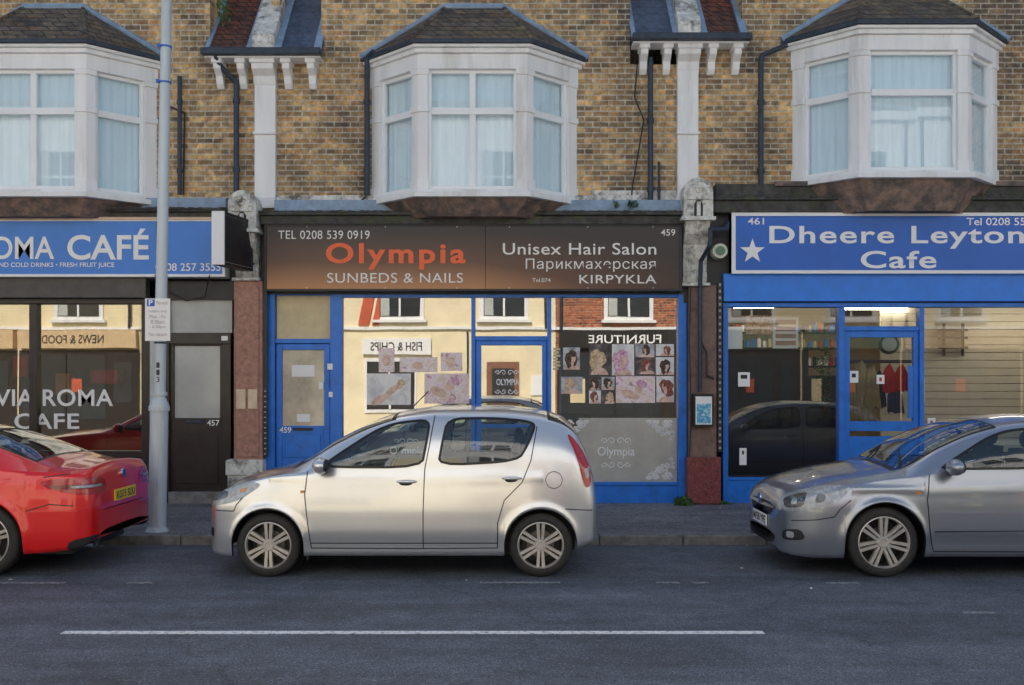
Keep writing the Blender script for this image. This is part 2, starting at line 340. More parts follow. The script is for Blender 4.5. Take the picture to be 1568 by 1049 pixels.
    rf.poly([P[1],P[2],T2,T1],SLATE); rf.poly([P[0],P[1],T1],SLATE); rf.poly([P[2],P[3],T2],SLATE)
    rf.cyl(P[1],T1,.03,SLATE,8); rf.cyl(P[2],T2,.03,SLATE,8)
    for a,b in ((P[0],T1),(T1,T2),(T2,P[3])):
        a=Vector(a);b=Vector(b); a.y=b.y=-.015; rf.cyl(a,b,.045,LEAD,8)
    rf.build('bay_roof',parent)
def pipe_run(m,x,z0,z1,y=-.09,r=.038,mat=IRON):
    m.cyl((x,y,z0),(x,y,z1),r,mat,12)
    z=z0+.3
    while z<z1: m.cyl((x,y,z),(x,y,z+.06),r*1.35,mat,12); z+=.95
YB=4.4  # roof depth and ridge raised out of view to shade the road
def party(xp,zo,parent,ml,mr):
    m=M(); zt=6.2+zo
    m.box(xp-.145,xp+.145,-.09,.0,4.32+zo*.4,zt-.05,WHITE); 
    m.prism([(xp-.19,4.18),(xp+.145,4.18),(xp+.145,4.33+zo*.4),(xp-.145,4.33+zo*.4)],-.12,0,WHITE)
    m.box(xp-.16,xp+.16,-.13,0,5.2,5.24,WHITE)
    def brk(x,w):
        pr=[(0,zt),(0,zt-.36),(-.05,zt-.36),(-.10,zt-.30),(-.13,zt-.2),(-.24,zt-.13),(-.26,zt)]
        m.loft([(x-w/2,y,z) for y,z in pr],[(x+w/2,y,z) for y,z in pr],WHITE)
        m.box(x-w/2-.02,x+w/2+.02,-.28,0,zt-.06,zt,WHITE)
    for dx,w in ((-.62,.1),(-.3,.1),(0,.30),(.32,.1),(.66,.1)): brk(xp+dx,w)
    m.build('eaves_brackets',parent,bevel=.008)
    m=M()
    m.box(xp-.78,xp+.80,-.30,.0,zt,zt+.05,WHITE)
    m.box(xp-.80,xp+.82,-.40,-.29,zt+.02,zt+.11,IRON)
    m.build('eaves_gutter',parent,bevel=.01)
    m=M(); y0,z0=-.22,zt+.1
    def sl(x0,x1,up,dn,mat,ya=0.0,yb=YB):
        k=1.15
        q=[(y0+ya,z0+ya*k+dn),(y0+yb,z0+yb*k+dn),(y0+yb,z0+yb*k+up),(y0+ya,z0+ya*k+up)]
        m.loft([(x0,y,z) for y,z in q],[(x1,y,z) for y,z in q],mat)
    sl(xp-.80,xp-.16,.0,-.08,ml); sl(xp+.16,xp+.80,.0,-.08,mr)
    sl(xp-.155,xp+.155,.22,-.1,STONE,.03)
    sl(xp-.23,xp-.157,.05,.003,LEAD); sl(xp+.157,xp+.25,.05,.003,LEAD)
    sl(xp-.80,xp-.74,.04,.003,LEAD); sl(xp+.70,xp+.80,.06,.003,LEAD)
    m.build('roof_parapet',parent)

XP=[-15.1,-9.27,-3.42,2.436,8.29,14.1]
def unit(i,name,zo,mull,roofmat,party_zo):
    x0,x1=XP[i],XP[i+1]; cx=x0+2.895
    e=empty(name)
    w=M(); xa,xb=cx-2.13,cx+2.17
    ez=6.2+max(0,zo-.05)
    w.box(x0,x1,0,.3,4.0,ez,BRICK)
    gz=9.1+zo; az=11.4
    w.prism([(xa,ez+.001),(xb,ez+.001),(xb,gz),(cx,az),(xa,gz)],-.002,YB,BRICK)
    w.build('brick_front_wall',e)
    w=M()
    w.box(cx-.5,cx+.5,-.06,.0,7.45+zo,7.55+zo,STONE); w.box(cx-.42,cx+.42,-.01,-.004,7.55+zo,8.9+zo,DOORGLASS)
    w.box(cx-.5,cx-.42,-.03,-.003,7.55+zo,8.9+zo,UPVC);w.box(cx+.42,cx+.5,-.03,-.003,7.55+zo,8.9+zo,UPVC);w.box(cx-.5,cx+.5,-.03,-.003,8.9+zo,9.0+zo,UPVC);w.box(cx-.42,cx+.42,-.03,-.012,8.2+zo,8.26+zo,UPVC)
    w.build('gable_window',e)
    w=M()
    w.poly([(xa-.15,-.15,gz-.1),(cx,-.15,az+.08),(cx,YB+.3,az+.08),(xa-.15,YB+.3,gz-.1)],roofmat)
    w.poly([(xb+.15,-.15,gz-.1),(cx,-.15,az+.08),(cx,YB+.3,az+.08),(xb+.15,YB+.3,gz-.1)],roofmat)
    zr=ez+.1+YB*1.15-.15
    w.poly([(x0,YB-.25,zr),(x1,YB-.25,zr),(x1,9,6),(x0,9,6)],roofmat)
    w.build('main_roof',e)
    w=M(); w.box(x0+.003,x1-.003,7.7,8,.1,6,BRICK); w.box(x0,x0+.12,.3,7.7,.1,ez+2.5,BRICK); w.box(x0+.12,x1,.3,7.7,3.1,3.2,ROOMD); w.build('rear_walls',e)
    w=M(); w.box(x1-.45,x1+.45,YB-.6,YB+.2,9.5,13.0,BRICK)  # stack out of view, carried up to block sun from the road
    for k in range(3): w.cyl((x1-.3+k*.3,YB-.2,13.0),(x1-.3+k*.3,YB-.2,13.4),.11,TERRA,12,.09)
    w.build('shade_chimney_stack',e)
    bay(cx,zo,e,mull)
    party(x1,party_zo,e,roofmat,TILE if roofmat is BLUESLATE else BLUESLATE)
    return e,cx,x0,x1
U0=unit(0,'terraced_shop_building.003',0,1,BLUESLATE,0)
UL=unit(1,'terraced_shop_building',0,1,TILE,0)
UC=unit(2,'terraced_shop_building.001',0,1,BLUESLATE,.2)
UR=unit(3,'terraced_shop_building.002',.25,0,TILE,.2)
U4=unit(4,'terraced_shop_building.004',.25,1,BLUESLATE,.2)

# pipes and cables
m=M(); pipe_run(m,X(562,-.09),Z(300),Z(100)); m.pipe([(X(562,-.09),-.09,Z(105)),(X(562,-.09),-.09,Z(92)),(X(575),-.2,Z(86))],.035,IRON)
pipe_run(m,X(996,-.09),Z(328),Z(92)); pipe_run(m,X(1009,-.09),Z(328),Z(250),r=.02)
m.pipe([(X(976,-.05),-.04,Z(100)),(X(972,-.05),-.04,Z(150)),(X(986,-.05),-.04,Z(185)),(X(968,-.05),-.04,Z(290)),(X(966),-.04,Z(320))],.010,BLACK,6)
m.pipe([(X(562),-.09,Z(303)),(X(545),-.11,Z(318)),(X(430),-.12,Z(326))],.012,BLACK,6)
m.build('drain_pipes',UC[0],smooth=True,sharp=40)
m=M(); pipe_run(m,X(1165,-.09),Z(300),Z(92)); m.pipe([(X(1165,-.09),-.09,Z(94)),(X(1167,-.09),-.09,Z(88)),(X(1200),-.2,Z(76))],.035,IRON); m.build('drain_pipes',UR[0],smooth=True,sharp=40)
m=M(); pipe_run(m,X(362,-.09),Z(298),Z(125)); m.pipe([(X(362),-.09,Z(127)),(X(345),-.2,Z(110)),(X(338),-.3,Z(92))],.035,IRON); pipe_run(m,X(275,-.09),Z(300),Z(120),r=.03)
m.pipe([(X(262),-.06,Z(165)),(X(285),-.06,Z(175)),(X(283),-.06,Z(300))],.014,BLACK,6)
pts=[(X(-200+i*30),-.36-.01*(i%2),Z(330-(i%3)*1.5)) for i in range(20)]; m.pipe(pts,.010,BLACK,6)
m.pipe([(X(250),-.33,Z(425)),(X(262),-.15,Z(448)),(X(290),-.12,Z(462)),(X(318),-.12,Z(455)),(X(332),-.33,Z(425))],.008,BLACK,6)
m.build('drain_pipes_and_cables',UL[0],smooth=True,sharp=40)

# ------------------------------------------------------------- ledges above shops
def ledge(px0,px1,t,b,parent,name='shop_cornice'):
    m=M()
    m.pbox(px0,px1,t+4,b,-.30,.0,MOSS,-.25)
    m.pbox(px0,px1,t-1,t+4,-.36,.0,MOSS,-.25)
    m.build(name,parent,bevel=.01)
    m=M()
    for i in range(int((px1-px0)*1.6)):
        px=random.uniform(px0,px1); y=random.uniform(-.36,-.05); z=Z(t-1,-.25); s=random.uniform(.012,.035)
        m.ball((X(px),y,z),(s*1.6,s,s*.7),MOSS,6,4)
    m.build('moss_clumps',parent,smooth=True)
ledge(400,1042,327,344,UC[0])
m=M(); m.pbox(420,1040,300,329,-.06,.0,STONE); m.pbox(905,1035,292,301,-.03,.0,STONE); m.pbox(425,1040,310,327,-.20,-.06,LEAD); m.build('grey_render_band',UC[0],bevel=.01)
ledge(-900,372,322,337,UL[0]); 
m=M(); m.pbox(-900,350,306,323,-.14,.0,LEAD); m.pbox(-900,350,334,338,-.34,-.30,simple('cream_trim',(.7,.5,.36),.6),-.25); m.build('fascia_flashing',UL[0])
ledge(1092,2700,304,326,UR[0]); m=M(); m.pbox(1092,2700,286,305,-.2,.0,MOSS); m.pbox(1180,1560,283,290,-.25,-.2,TERRA); m.build('fascia_flashing',UR[0])

for (u,a,b,t,bt) in ((UL,-900,405,322,460),(UC,405,1045,330,452),(UR,1045,2700,310,465)):
    m=M(); m.box(X(a),X(b),-.10 if u is not UL else -.08,.3,Z(bt)+.003,Z(t),BLACK); m.build('shop_lintel',u[0])

# ------------------------------------------------------------- console brackets / pilasters
def console(px0,px1,top,bt,parent):
    y=-.35; x0,x1=X(px0,y),X(px1,y); cx=(x0+x1)/2; w=(x1-x0)/2
    zt=Z(top,y); zb=Z(bt,y)
    m=M()
    hz=zt-w
    arc=[(cx+w*math.cos(t),hz+w*math.sin(t)) for t in [math.pi*i/16 for i in range(17)]]
    m.prism([(x0,hz-.33)]+[(x1,hz-.33)]+arc[:-1]+[(x0,hz)],-.45,0,STONE)
    wi=w*.78
    arc=[(cx+wi*math.cos(t),hz-.02+wi*math.sin(t)) for t in [math.pi*i/16 for i in range(17)]]
    m.prism([(cx-wi,hz-.1),(cx+wi,hz-.1)]+arc,-.48,-.45,STONE)
    for i in range(9):
        t=math.pi*(i+.0)/8; m.ball((cx+wi*.72*math.cos(t),-.485,hz-.02+wi*.72*math.sin(t)),(.03,.02,.03),STONE,8,6)
    for i in range(6):
        t=math.pi*i/3; m.ball((cx+.035*math.cos(t),-.485,hz+.03+.035*math.sin(t)),(.02,.02,.02),STONE,8,6)
    m.prism([(cx-.06,hz-.32),(cx+.06,hz-.32),(cx+.06,hz-.16),(cx+.03,hz-.11),(cx,hz-.1),(cx-.03,hz-.11),(cx-.06,hz-.16)],-.455,-.448,BLACK)  # niche shade put in as a flat black shape
    m.box(cx-.025,cx+.025,-.475,-.45,hz-.32,hz-.13,STONE)
    z=hz-.33
    m.box(x0-.03,x1+.03,-.49,0,z-.05,z,STONE)
    pr=[(0,z-.05),(0,zb),(-.16,zb),(-.20,zb+.08),(-.17,zb+.2),(-.22,z-.35),(-.36,z-.22),(-.42,z-.05)]
    ww=w*.82
    m.loft([(cx-ww,yy,zz) for yy,zz in pr],[(cx+ww,yy,zz) for yy,zz in pr],STONE)
    for dx in (-ww*.6,0,ww*.6):
        pr2=[(yy-.02,zz) for yy,zz in pr[2:]]+[(0,z-.06),(0,zb+.01)]
        m.loft([(cx+dx-.022,yy,zz) for yy,zz in pr2],[(cx+dx+.022,yy,zz) for yy,zz in pr2],STONE)
    m.box(cx-w,cx+w,-.26,0,zb-.04,zb+.001,STONE)
    m.build('console_bracket',parent,bevel=.008)
console(352,395,293,424,UL[0])
m=M(); m.pbox(358,402,430,705,-.20,.0,PILAS,-.2); m.pbox(362,397,440,700,-.22,-.2,PILAS,-.2)
m.build('shop_pilaster',UL[0],bevel=.01)
m=M(); m.pbox(346,403,704,728,-.28,.1,STONE,-.25); m.pbox(348,401,727,770,-.25,.1,STONE,-.25); m.build('pilaster_base',UL[0],bevel=.015)
m=M()
CP=simple('cream_plate',(.75,.6,.42),.5)
for a in (362,380): m.pbox(a,a+14,596,626,-.235,-.22,CP,-.22)
m.build('pilaster_plates',UL[0],bevel=.003)
console(1045,1090,274,432,UC[0])
m=M(); m.pbox(1055,1098,436,702,-.18,.0,simple('dark_pilaster',(.22,.14,.12),.7,var=.3,scale=10,c2=(.08,.07,.07)),-.2); m.build('shop_pilaster',UC[0],bevel=.01)
m=M(); m.pbox(1052,1104,700,772,-.26,.1,MAROON,-.25); m.build('pilaster_base',UC[0],bevel=.015)
m=M(); TG=simple('trim_grey',(.45,.43,.42),.6)
m.pbox(1099,1106,432,692,-.195,-.17,BLACK,-.2)
for k in range(26): m.pbox(1101,1104,434+k*10,438+k*10,-.199,-.195,TG,-.2)
m.pbox(403,409,432,700,-.195,-.17,BLACK,-.2)
for k in range(13): m.pbox(404.5,407.5,598+k*8,600+k*8,-.199,-.195,TG,-.2)
m.build('patterned_strip',UC[0])
m=M()
m.pipe([(X(1083,-.3),-.52,Z(352,-.5)),(X(1083,-.3),-.50,Z(375,-.5)),(X(1072,-.25),-.30,Z(400,-.3)),(X(1072,-.25),-.25,Z(440,-.3)),(X(1072,-.25),-.24,Z(600,-.24))],.03,IRON)
m.pipe([(X(1083,-.3),-.50,Z(352,-.5)),(X(1108,-.2),-.35,Z(352,-.3)),(X(1112,-.2),-.25,Z(340,-.3))],.04,IRON)
m.pipe([(X(1072,-.25),-.24,Z(520,-.24)),(X(1082,-.25),-.24,Z(540,-.24)),(X(1082,-.25),-.24,Z(575,-.24)),(X(1094,-.25),-.22,Z(580,-.24))],.014,BLACK)
m.pipe([(X(1058,-.25),-.22,Z(440,-.24)),(X(1056,-.25),-.22,Z(520,-.24)),(X(1059,-.25),-.22,Z(640,-.24)),(X(1052,-.25),-.25,Z(765,-.24))],.009,BLACK,6)
m.build('pilaster_pipes',UC[0],smooth=True,sharp=40)
e=empty('notice_box'); m=M(); m.pbox(1061,1092,603,653,-.30,-.18,BLACK,-.25); m.pbox(1064,1089,607,650,-.305,-.30,SIGNWHITE,-.25); m.build('case',e,bevel=.006)
m=M(); m.pbox(1066,1087,618,648,-.309,-.305,mottle('notice_print',((.05,.25,.5),(.12,.5,.75),(.8,.88,.9)),22),-.25); m.build('notice',e)
e=empty('security_alarm_bell'); m=M(); m.cyl((X(1103,-.3),-.10,Z(384,-.3)),(X(1103,-.3),-.30,Z(384,-.3)),.105,simple('bell_cream',(.65,.68,.55),.4),24,.10); m.cyl((X(1103,-.3),-.30,Z(384,-.3)),(X(1103,-.3),-.31,Z(384,-.3)),.065,simple('bell_green',(.12,.25,.15),.4),24); m.build('bell_casing',e,smooth=True,sharp=30)

# ------------------------------------------------------------- rooms behind glass
def room(px0,px1,top,depth,parent,wall):
    x0,x1=X(px0),X(px1); z0=.13; z1=Z(top)+.1
    m=M(); y0=.12;y1=depth
    m.poly([(x0,y1,z0),(x1,y1,z0),(x1,y1,z1),(x0,y1,z1)],wall)
    m.poly([(x0,y0,z0),(x0,y1,z0),(x0,y1,z1),(x0,y0,z1)],wall)
    m.poly([(x1,y0,z0),(x1,y1,z0),(x1,y1,z1),(x1,y0,z1)],wall)
    m.poly([(x0,y0,z0),(x1,y0,z0),(x1,y1,z0),(x0,y1,z0)],ROOMF)
    m.poly([(x0,y0,z1),(x1,y0,z1),(x1,y1,z1),(x0,y1,z1)],wall)
    m.build('shop_interior',parent)
# ---- centre salon
S=UC[0]
room(410,1045,452,3.5,S,ROOMW)
m=M()
def V(a,b,t,bt,y0=-.07,y1=.05,mat=BLUE): m.pbox(a,b,t,bt,y0,y1,mat)
V(408,423,443,772,-.09,.06); V(507,525,450,772,-.08); V(525,1037,451,456); V(423,507,450,453)
V(722,728,456,742); V(838,844,456,742); V(1037,1050,443,772,-.09,.06)
V(728,838,515,522,-.06); V(525,722,740,772,-.06); V(844,1037,740,772,-.06)
V(525,722,737,742,-.09,-.06); V(844,1037,737,742,-.09,-.06)
V(423,507,519,526,-.06)
V(729,737,522,770,-.04,.03); V(830,837,522,770,-.04,.03); V(737,830,522,529,-.04,.03); V(737,830,700,770,-.04,.03); V(737,830,650,655,-.04,.03)
V(424,433,527,765,-.04,.03); V(497,506,527,765,-.04,.03); V(433,497,527,536,-.04,.03); V(433,497,652,765,-.035,.03)
V(438,492,665,700,-.05,-.035); V(438,492,710,755,-.05,-.035)
m.build('blue_shopfront_frame',S,bevel=.006)
m=M(); m.pbox(433,497,536,652,-.01,.0,simple('door_pane',(.55,.49,.38),.1,var=.4,scale=2,spec=.8)); m.pbox(424,506,453,519,-.01,.0,CREAMP); m.build('side_door_panes',S)
m=M(); m.pbox(447,482,559,577,-.014,-.011,SIGNWHITE); m.pbox(455,475,634,646,-.014,-.011,SIGNWHITE); m.pbox(489,496,585,596,-.045,-.041,SIGNWHITE)
m.pbox(503,511,557,566,-.085,-.081,SIGNWHITE); m.pbox(505,511,600,608,-.085,-.081,SIGNWHITE); m.pbox(450,480,655,659,-.06,-.04,BLACK)
m.build('door_stickers',S)
ptext('459',428,446,654,663,-.043,SIGNWHITE,'door_number',S,.02)
m=M()
for a,b,t,bt in ((525,722,456,740),(728,838,456,515),(737,830,529,650),(737,830,655,700),(844,1037,456,740)):
    m.poly([(X(a),0,Z(bt)),(X(b),0,Z(bt)),(X(b),0,Z(t)),(X(a),0,Z(t))],GLASS)
m.build('shop_window_glass',S)
m=M(); m.pbox(886,1036.5,640,739,-.006,-.003,FROST); m.build('frosted_vinyl_panel',S)
WV=SIGNWHITE
ptext('Olympia',915,972,684,702,-.010,WV,'window_lettering',S,.01)
def scroll(m,cx_,cz,r,sg,mat,y=-.010,wd=.008,turns=1.6,fl=1):
    n=26; L=[];
    for i in range(n+1):
        t=i/n; a=t*turns*2*math.pi; rr=r*(1-t*.85)
        L.append((cx_+sg*rr*math.cos(a),cz+fl*rr*math.sin(a)))
    for (a,b) in zip(L,L[1:]):
        dx,dz=b[0]-a[0],b[1]-a[1]; l=math.hypot(dx,dz)+1e-6; nx,nz=-dz/l*wd/2,dx/l*wd/2
        m.poly([(a[0]+nx,y,a[1]+nz),(b[0]+nx,y,b[1]+nz),(b[0]-nx,y,b[1]-nz),(a[0]-nx,y,a[1]-nz)],mat)
m=M()
def logo(cxp,czp,k=1.0,y=-.010):
    for sx in (-1,1):
        for fz in (-1,1):
            for dx,r in ((.06,.055),(.16,.045)):
                scroll(m,X(cxp)+sx*dx*k,Z(czp)+fz*.16*k,r*k,sx,WV,y,wd=.012,turns=1.1,fl=fz)
logo(943,693)
def corner(cxp,czp,sx,sz):
    random.seed(3)
    for i in range(40):
        a=random.uniform(0,1); b=random.uniform(0,1-a)
        scroll(m,X(cxp)-sx*a*.36,Z(czp)-sz*b*.36,random.uniform(.02,.04),random.choice((-1,1)),WV,-.010-.0003*i,.022,1.0)
corner(1031,646,1,1); corner(1031,733,1,-1); corner(860,646,-1,1)
corner(600,735,-1,-1)
logo(622,690,.8); logo(776,585,.8)
m.build('window_scroll_vinyl',S)
ptext('Olympia',597,648,684,699,-.010,WV,'window_lettering_2',S,.01); ptext('OLYMPIA',760,795,580,590,-.010,WV,'door_lettering',S,.02)
# posters
SK=mottle('poster_skin',((.55,.33,.26),(.78,.54,.44),(.88,.68,.58)),10); HD=mottle('poster_hair_dark',((.02,.015,.015),(.05,.03,.02),(.16,.09,.06)),34); HB=mottle('poster_hair_blond',((.3,.18,.09),(.65,.47,.27),(.85,.7,.48)),34); HR=mottle('poster_hair_red',((.06,.02,.02),(.25,.07,.05),(.45,.16,.1)),34); HP=mottle('poster_hair_pink',((.4,.2,.35),(.75,.4,.55),(.9,.75,.82)),26)
BGW=mottle('poster_pale',((.62,.62,.66),(.85,.84,.85),(.92,.9,.9)),5); BGG=mottle('poster_grey',((.2,.22,.26),(.5,.52,.56),(.7,.7,.72)),7); BGD=mottle('poster_dark',((.02,.02,.03),(.08,.07,.08),(.25,.2,.22)),7)
FLOR=mottle('poster_floral',((.45,.25,.28),(.88,.62,.70),(.93,.86,.88),(.80,.60,.48),(.92,.80,.84)),9)
def portrait(m,a,b,t,bt,bg,skin,hair,y=-.008):
    m.pbox(a,b,t,bt,y,y+.002,bg)
    w=b-a;h=bt-t; lean_=random.uniform(-.45,.45); cx_=a+w*random.uniform(.42,.6); cy=t+h*random.uniform(.36,.46); s_=min(w,h*.8)
    def ell(ox,oy,rx,ry,mat,yy,rot=0,n=30,jag=0):
        pts=[]; ph=random.uniform(0,6)
        for i in range(n):
            th=2*math.pi*i/n; k=1+jag*(math.sin(th*3+ph)*.6+math.sin(th*7+ph*2)*.4)
            u,v=rx*k*math.cos(th),ry*k*math.sin(th); px=ox+u*math.cos(rot)-v*math.sin(rot); py=oy-(u*math.sin(rot)+v*math.cos(rot))
            pts.append((max(X(a),min(X(b),X(px))),yy,max(Z(bt),min(Z(t),Z(py)))))
        m.poly(pts,mat)
    sd_=random.choice((-1,1))
    ell(cx_+w*.04,t+h*1.03,w*.42,h*.27,skin,y-.0015)
    ell(cx_+sd_*s_*.05,cy+s_*.06,s_*.37,s_*.46,hair,y-.002,lean_,36,.16)
    ell(cx_+sd_*s_*.20,cy+s_*.26,s_*.20,s_*.38,hair,y-.0025,lean_,30,.2)
    ell(cx_,cy+s_*.32,s_*.09,s_*.18,skin,y-.003)
    ell(cx_-sd_*s_*.05,cy+s_*.06,s_*.15,s_*.23,skin,y-.004,lean_*.6)
    ell(cx_+sd_*s_*.03,cy-s_*.13,s_*.20,s_*.12,hair,y-.005,lean_+sd_*.4,24,.15)
    ell(cx_+sd_*s_*.12,cy+s_*.06,s_*.07,s_*.24,hair,y-.0045,lean_,20,.1)
m=M(); random.seed(5)
P=[(862,888,532,566,BGG,SK,HD),(859,892,577,603,BGG,SK,HB),(902,935,527,574,BGD,SK,HB),(937,971,527,575,BGW,SK,HP),(973,1002,527,547,BGG,SK,HD),(1004,1032,527,545,BGW,SK,HR),
(973,1002,547,573,BGD,SK,HR),(1004,1032,547,574,BGW,SK,HD),(902,920,577,597,BGD,SK,HD),(921,941,577,597,BGG,SK,HD),(902,920,598,618,BGW,SK,HR),(921,941,598,618,BGD,SK,HB),(1005,1032,576,616,BGW,SK,HR)]
for p in P: portrait(m,*p)
for a,b,t,bt,mt in ((943,1003,576,617,FLOR),(562,629,572,620,BGW),(580,604,533,570,FLOR),(612,670,547,570,FLOR),(675,708,540,568,FLOR),(650,718,572,618,FLOR)): m.pbox(a,b,t,bt,-.008,-.006,mt)
def blob(px,py,rx,ry,mt,rot=0,y=-.010):
    m.poly([(X(px+rx*math.cos(t)*math.cos(rot)-ry*math.sin(t)*math.sin(rot)),y,Z(py+rx*math.cos(t)*math.sin(rot)+ry*math.sin(t)*math.cos(rot))) for t in [2*math.pi*i/24 for i in range(24)]],mt)
blob(582,612,15,6,SK,-.5); blob(600,598,12,5,SK,-.7,-.0105); blob(612,590,5,6,SK,0,-.011); blob(615,586,6,5,HB,.3,-.0115)
blob(672,600,14,7,SK,.4); blob(690,590,7,9,SK,.2,-.0105); blob(696,584,9,7,HP,.5,-.011)
blob(965,604,15,6,SK,.3); blob(978,594,6,8,SK,.2,-.0105); blob(982,588,9,6,HP,.3,-.011)
blob(592,552,6,9,SK,.2); blob(640,560,8,6,SK,.2); blob(690,555,7,8,SK,-.3)
m.build('salon_posters',S)
m=M(); random.seed(8)
for k,w_ in enumerate((11,9,11,7,10,11,8)): m.pbox(847,847+w_,533+k*5,536.5+k*5,-.008,-.006,CREAMP)
m.build('window_small_print',S)
m=M(); m.box(-1.8,-.7,1.6,2.0,.13,1.0,simple('counter',(.25,.14,.08),.4)); m.box(.7,1.2,1.2,1.7,.5,1.3,BLACK); m.box(-.4,.1,1.5,1.9,.5,1.35,BLACK); m.box(.6,2.1,3.3,3.4,1.2,2.4,PANEL); m.build('salon_furniture',S,bevel=.04)

# salon fascia sign
e=empty('salon_fascia_sign')
gm,nt,b=newmat('copper_gradient_print'); N=nt.nodes; L=nt.links
tc=N.new('ShaderNodeTexCoord'); sp=N.new('ShaderNodeSeparateXYZ'); L.new(tc.outputs['Object'],sp.inputs[0])
mr=N.new('ShaderNodeMapRange'); mr.inputs['From Min'].default_value=3.98; mr.inputs['From Max'].default_value=3.05; L.new(sp.outputs[2],mr.inputs[0])
mrx=N.new('ShaderNodeMapRange'); mrx.inputs['From Min'].default_value=-.5; mrx.inputs['From Max'].default_value=2.3; mrx.inputs['To Min'].default_value=1; mrx.inputs['To Max'].default_value=.3; L.new(sp.outputs[0],mrx.inputs[0])
mu=N.new('ShaderNodeMath'); mu.operation='MULTIPLY'; L.new(mr.outputs[0],mu.inputs[0]); L.new(mrx.outputs[0],mu.inputs[1])
r=N.new('ShaderNodeValToRGB'); r.color_ramp.elements[0].color=(.022,.014,.014,1); r.color_ramp.elements[1].color=(.56,.25,.10,1); r.color_ramp.elements[0].position=.15
x_=r.color_ramp.elements.new(.6); x_.color=(.14,.06,.032,1)
L.new(mu.outputs[0],r.inputs[0]); L.new(r.outputs[0],b.inputs['Base Color']); b.inputs['Roughness'].default_value=.3
m=M(); ys=-.26
mid=743
m.pbox(408,mid,346,443,ys,-.1,gm,ys); m.pbox(mid+.6,1041,346,443,ys,-.1,gm,ys); m.build('panel',e)
m=M(); m.pbox(405,1045,343.5,346.5,ys-.015,-.1,BLACK,ys); m.pbox(405,1045,442.5,446,ys-.015,-.1,BLACK,ys); m.pbox(405,408.5,346,443,ys-.015,-.1,BLACK,ys); m.pbox(1040.5,1044.5,346,443,ys-.015,-.1,BLACK,ys)
for px in (470,590,700,780,900,1000):
    for py in (347.5,441): m.cyl((X(px,ys),ys-.002,Z(py,ys)),(X(px,ys),ys-.006,Z(py,ys)),.008,SILVERT,8)
m.build('frame',e,bevel=.004)
yt=ys-.006
ptext('Olympia',499,713,372,413,yt-.006,ORANGE,'letters_olympia',e,.028,1.2)
ptext('TEL 0208 539 0919',426,566,353,366,yt,SILVERT,'letters_tel',e,.0,1.05)
ptext('SUNBEDS & NAILS',501,709,418,433,yt,SILVERT,'letters_sunbeds',e,.0,1.06)
ptext('Unisex Hair Salon',770,1005,372,390,yt,SILVERT,'letters_unisex',e,.006,1.05)
ptext('Парикмахерская',805,1004,396,416,yt,SILVERT,'letters_cyrillic',e,.0,1.05)
ptext('KIRPYKLA',887,1005,421,434,yt,SILVERT,'letters_kirpykla',e,.008,1.1)
ptext('Tel.074',815,843,426,432,yt,SILVERT,'letters_tel_2',e,.0)
ptext('459',1012,1034,351,361,yt,SILVERT,'letters_number',e,.005)

# ---- left cafe
S=UL[0]
room(-300,225,465,4,S,ROOMW); 
m=M()
V(-900,232,424,458,-.22,.05,simple('shutter_box',(.07,.066,.062),.4,var=.3)); V(-900,232,458,466,-.1,.05,DKBROWN)
V(48,60,466,700,-.07,.05,DKBROWN); V(220,232,466,770,-.09,.05,DKBROWN); V(-300,220,690,700,-.09,.05,DKBROWN); V(-300,220,700,770,-.05,.05,DKBROWN)
V(-170,-158,466,700,-.07,.05,DKBROWN)
V(-900,-300,458,770,-.05,.05,DKBROWN)
V(232,256,430,770,-.08,.05,PANEL)
V(258,356,428,432,-.08,.05,DKBROWN); V(258,356,510,527,-.08,.05,DKBROWN); V(256,262,432,770,-.085,.05,DKBROWN); V(345,356,527,770,-.085,.05,DKBROWN); V(262,345,640,752,-.03,.05,DKBROWN)
V(262,345,752,770,-.12,.05,KERB)
V(262,268,527,640,-.04,.03,DKBROWN); V(338,345,527,640,-.04,.03,DKBROWN); V(268,338,527,530,-.04,.03,DKBROWN)
V(272,335,665,740,-.045,-.03,DKBROWN); V(285,315,643,648,-.05,-.03,IRON)
V(342,352,515,522,-.1,-.08,SIGNWHITE)
m.build('dark_shopfront_frame',S,bevel=.006)
m=M(); m.pbox(262,356,432,510,-.02,.03,PANEL); m.pbox(268,338,530,640,-.01,.0,DOORGLASS); m.build('door_panels',S)
ptext('457',317,336,643,652,-.037,SIGNWHITE,'door_number',S,.01)
m=M()
for a,b in ((-158,48),(60,220)): m.poly([(X(a),0,Z(690)),(X(b),0,Z(690)),(X(b),0,Z(466)),(X(a),0,Z(466))],GLASS3)
m.build('shop_window_glass',S)
ptext('VIA ROMA',-8,173,596,622,-.006,WV,'window_lettering',S,.015,1.05); ptext('CAFE',22,121,633,657,-.006,WV,'window_lettering_2',S,.015,1.05)
RC=simple('red_crate',(.6,.03,.03),.4)
m=M(); m.box(-7.4,-5.4,1.4,1.9,.13,1.15,simple('cafe_counter',(.12,.05,.03),.4))
m.box(-6.0,-5.6,.3,.5,1.75,1.95,RC); m.box(-6.5,-6.3,.3,.5,1.6,1.9,simple('orange_box',(.75,.35,.12),.5)); m.box(-7.1,-6.9,.3,.5,1.85,2.15,RC)
m.box(-8,-5.12,.62,.66,.13,2.2,simple('window_shade_sheet',(.05,.035,.03),.6))  # dark sheet added to keep the lower half of the window dim
m.build('cafe_furniture',S,bevel=.01)
e=empty('cafe_fascia_sign'); m=M(); ys=-.30
m.pbox(-900,342,338,421,ys,-.08,ROMABLUE,ys); m.build('panel',e)
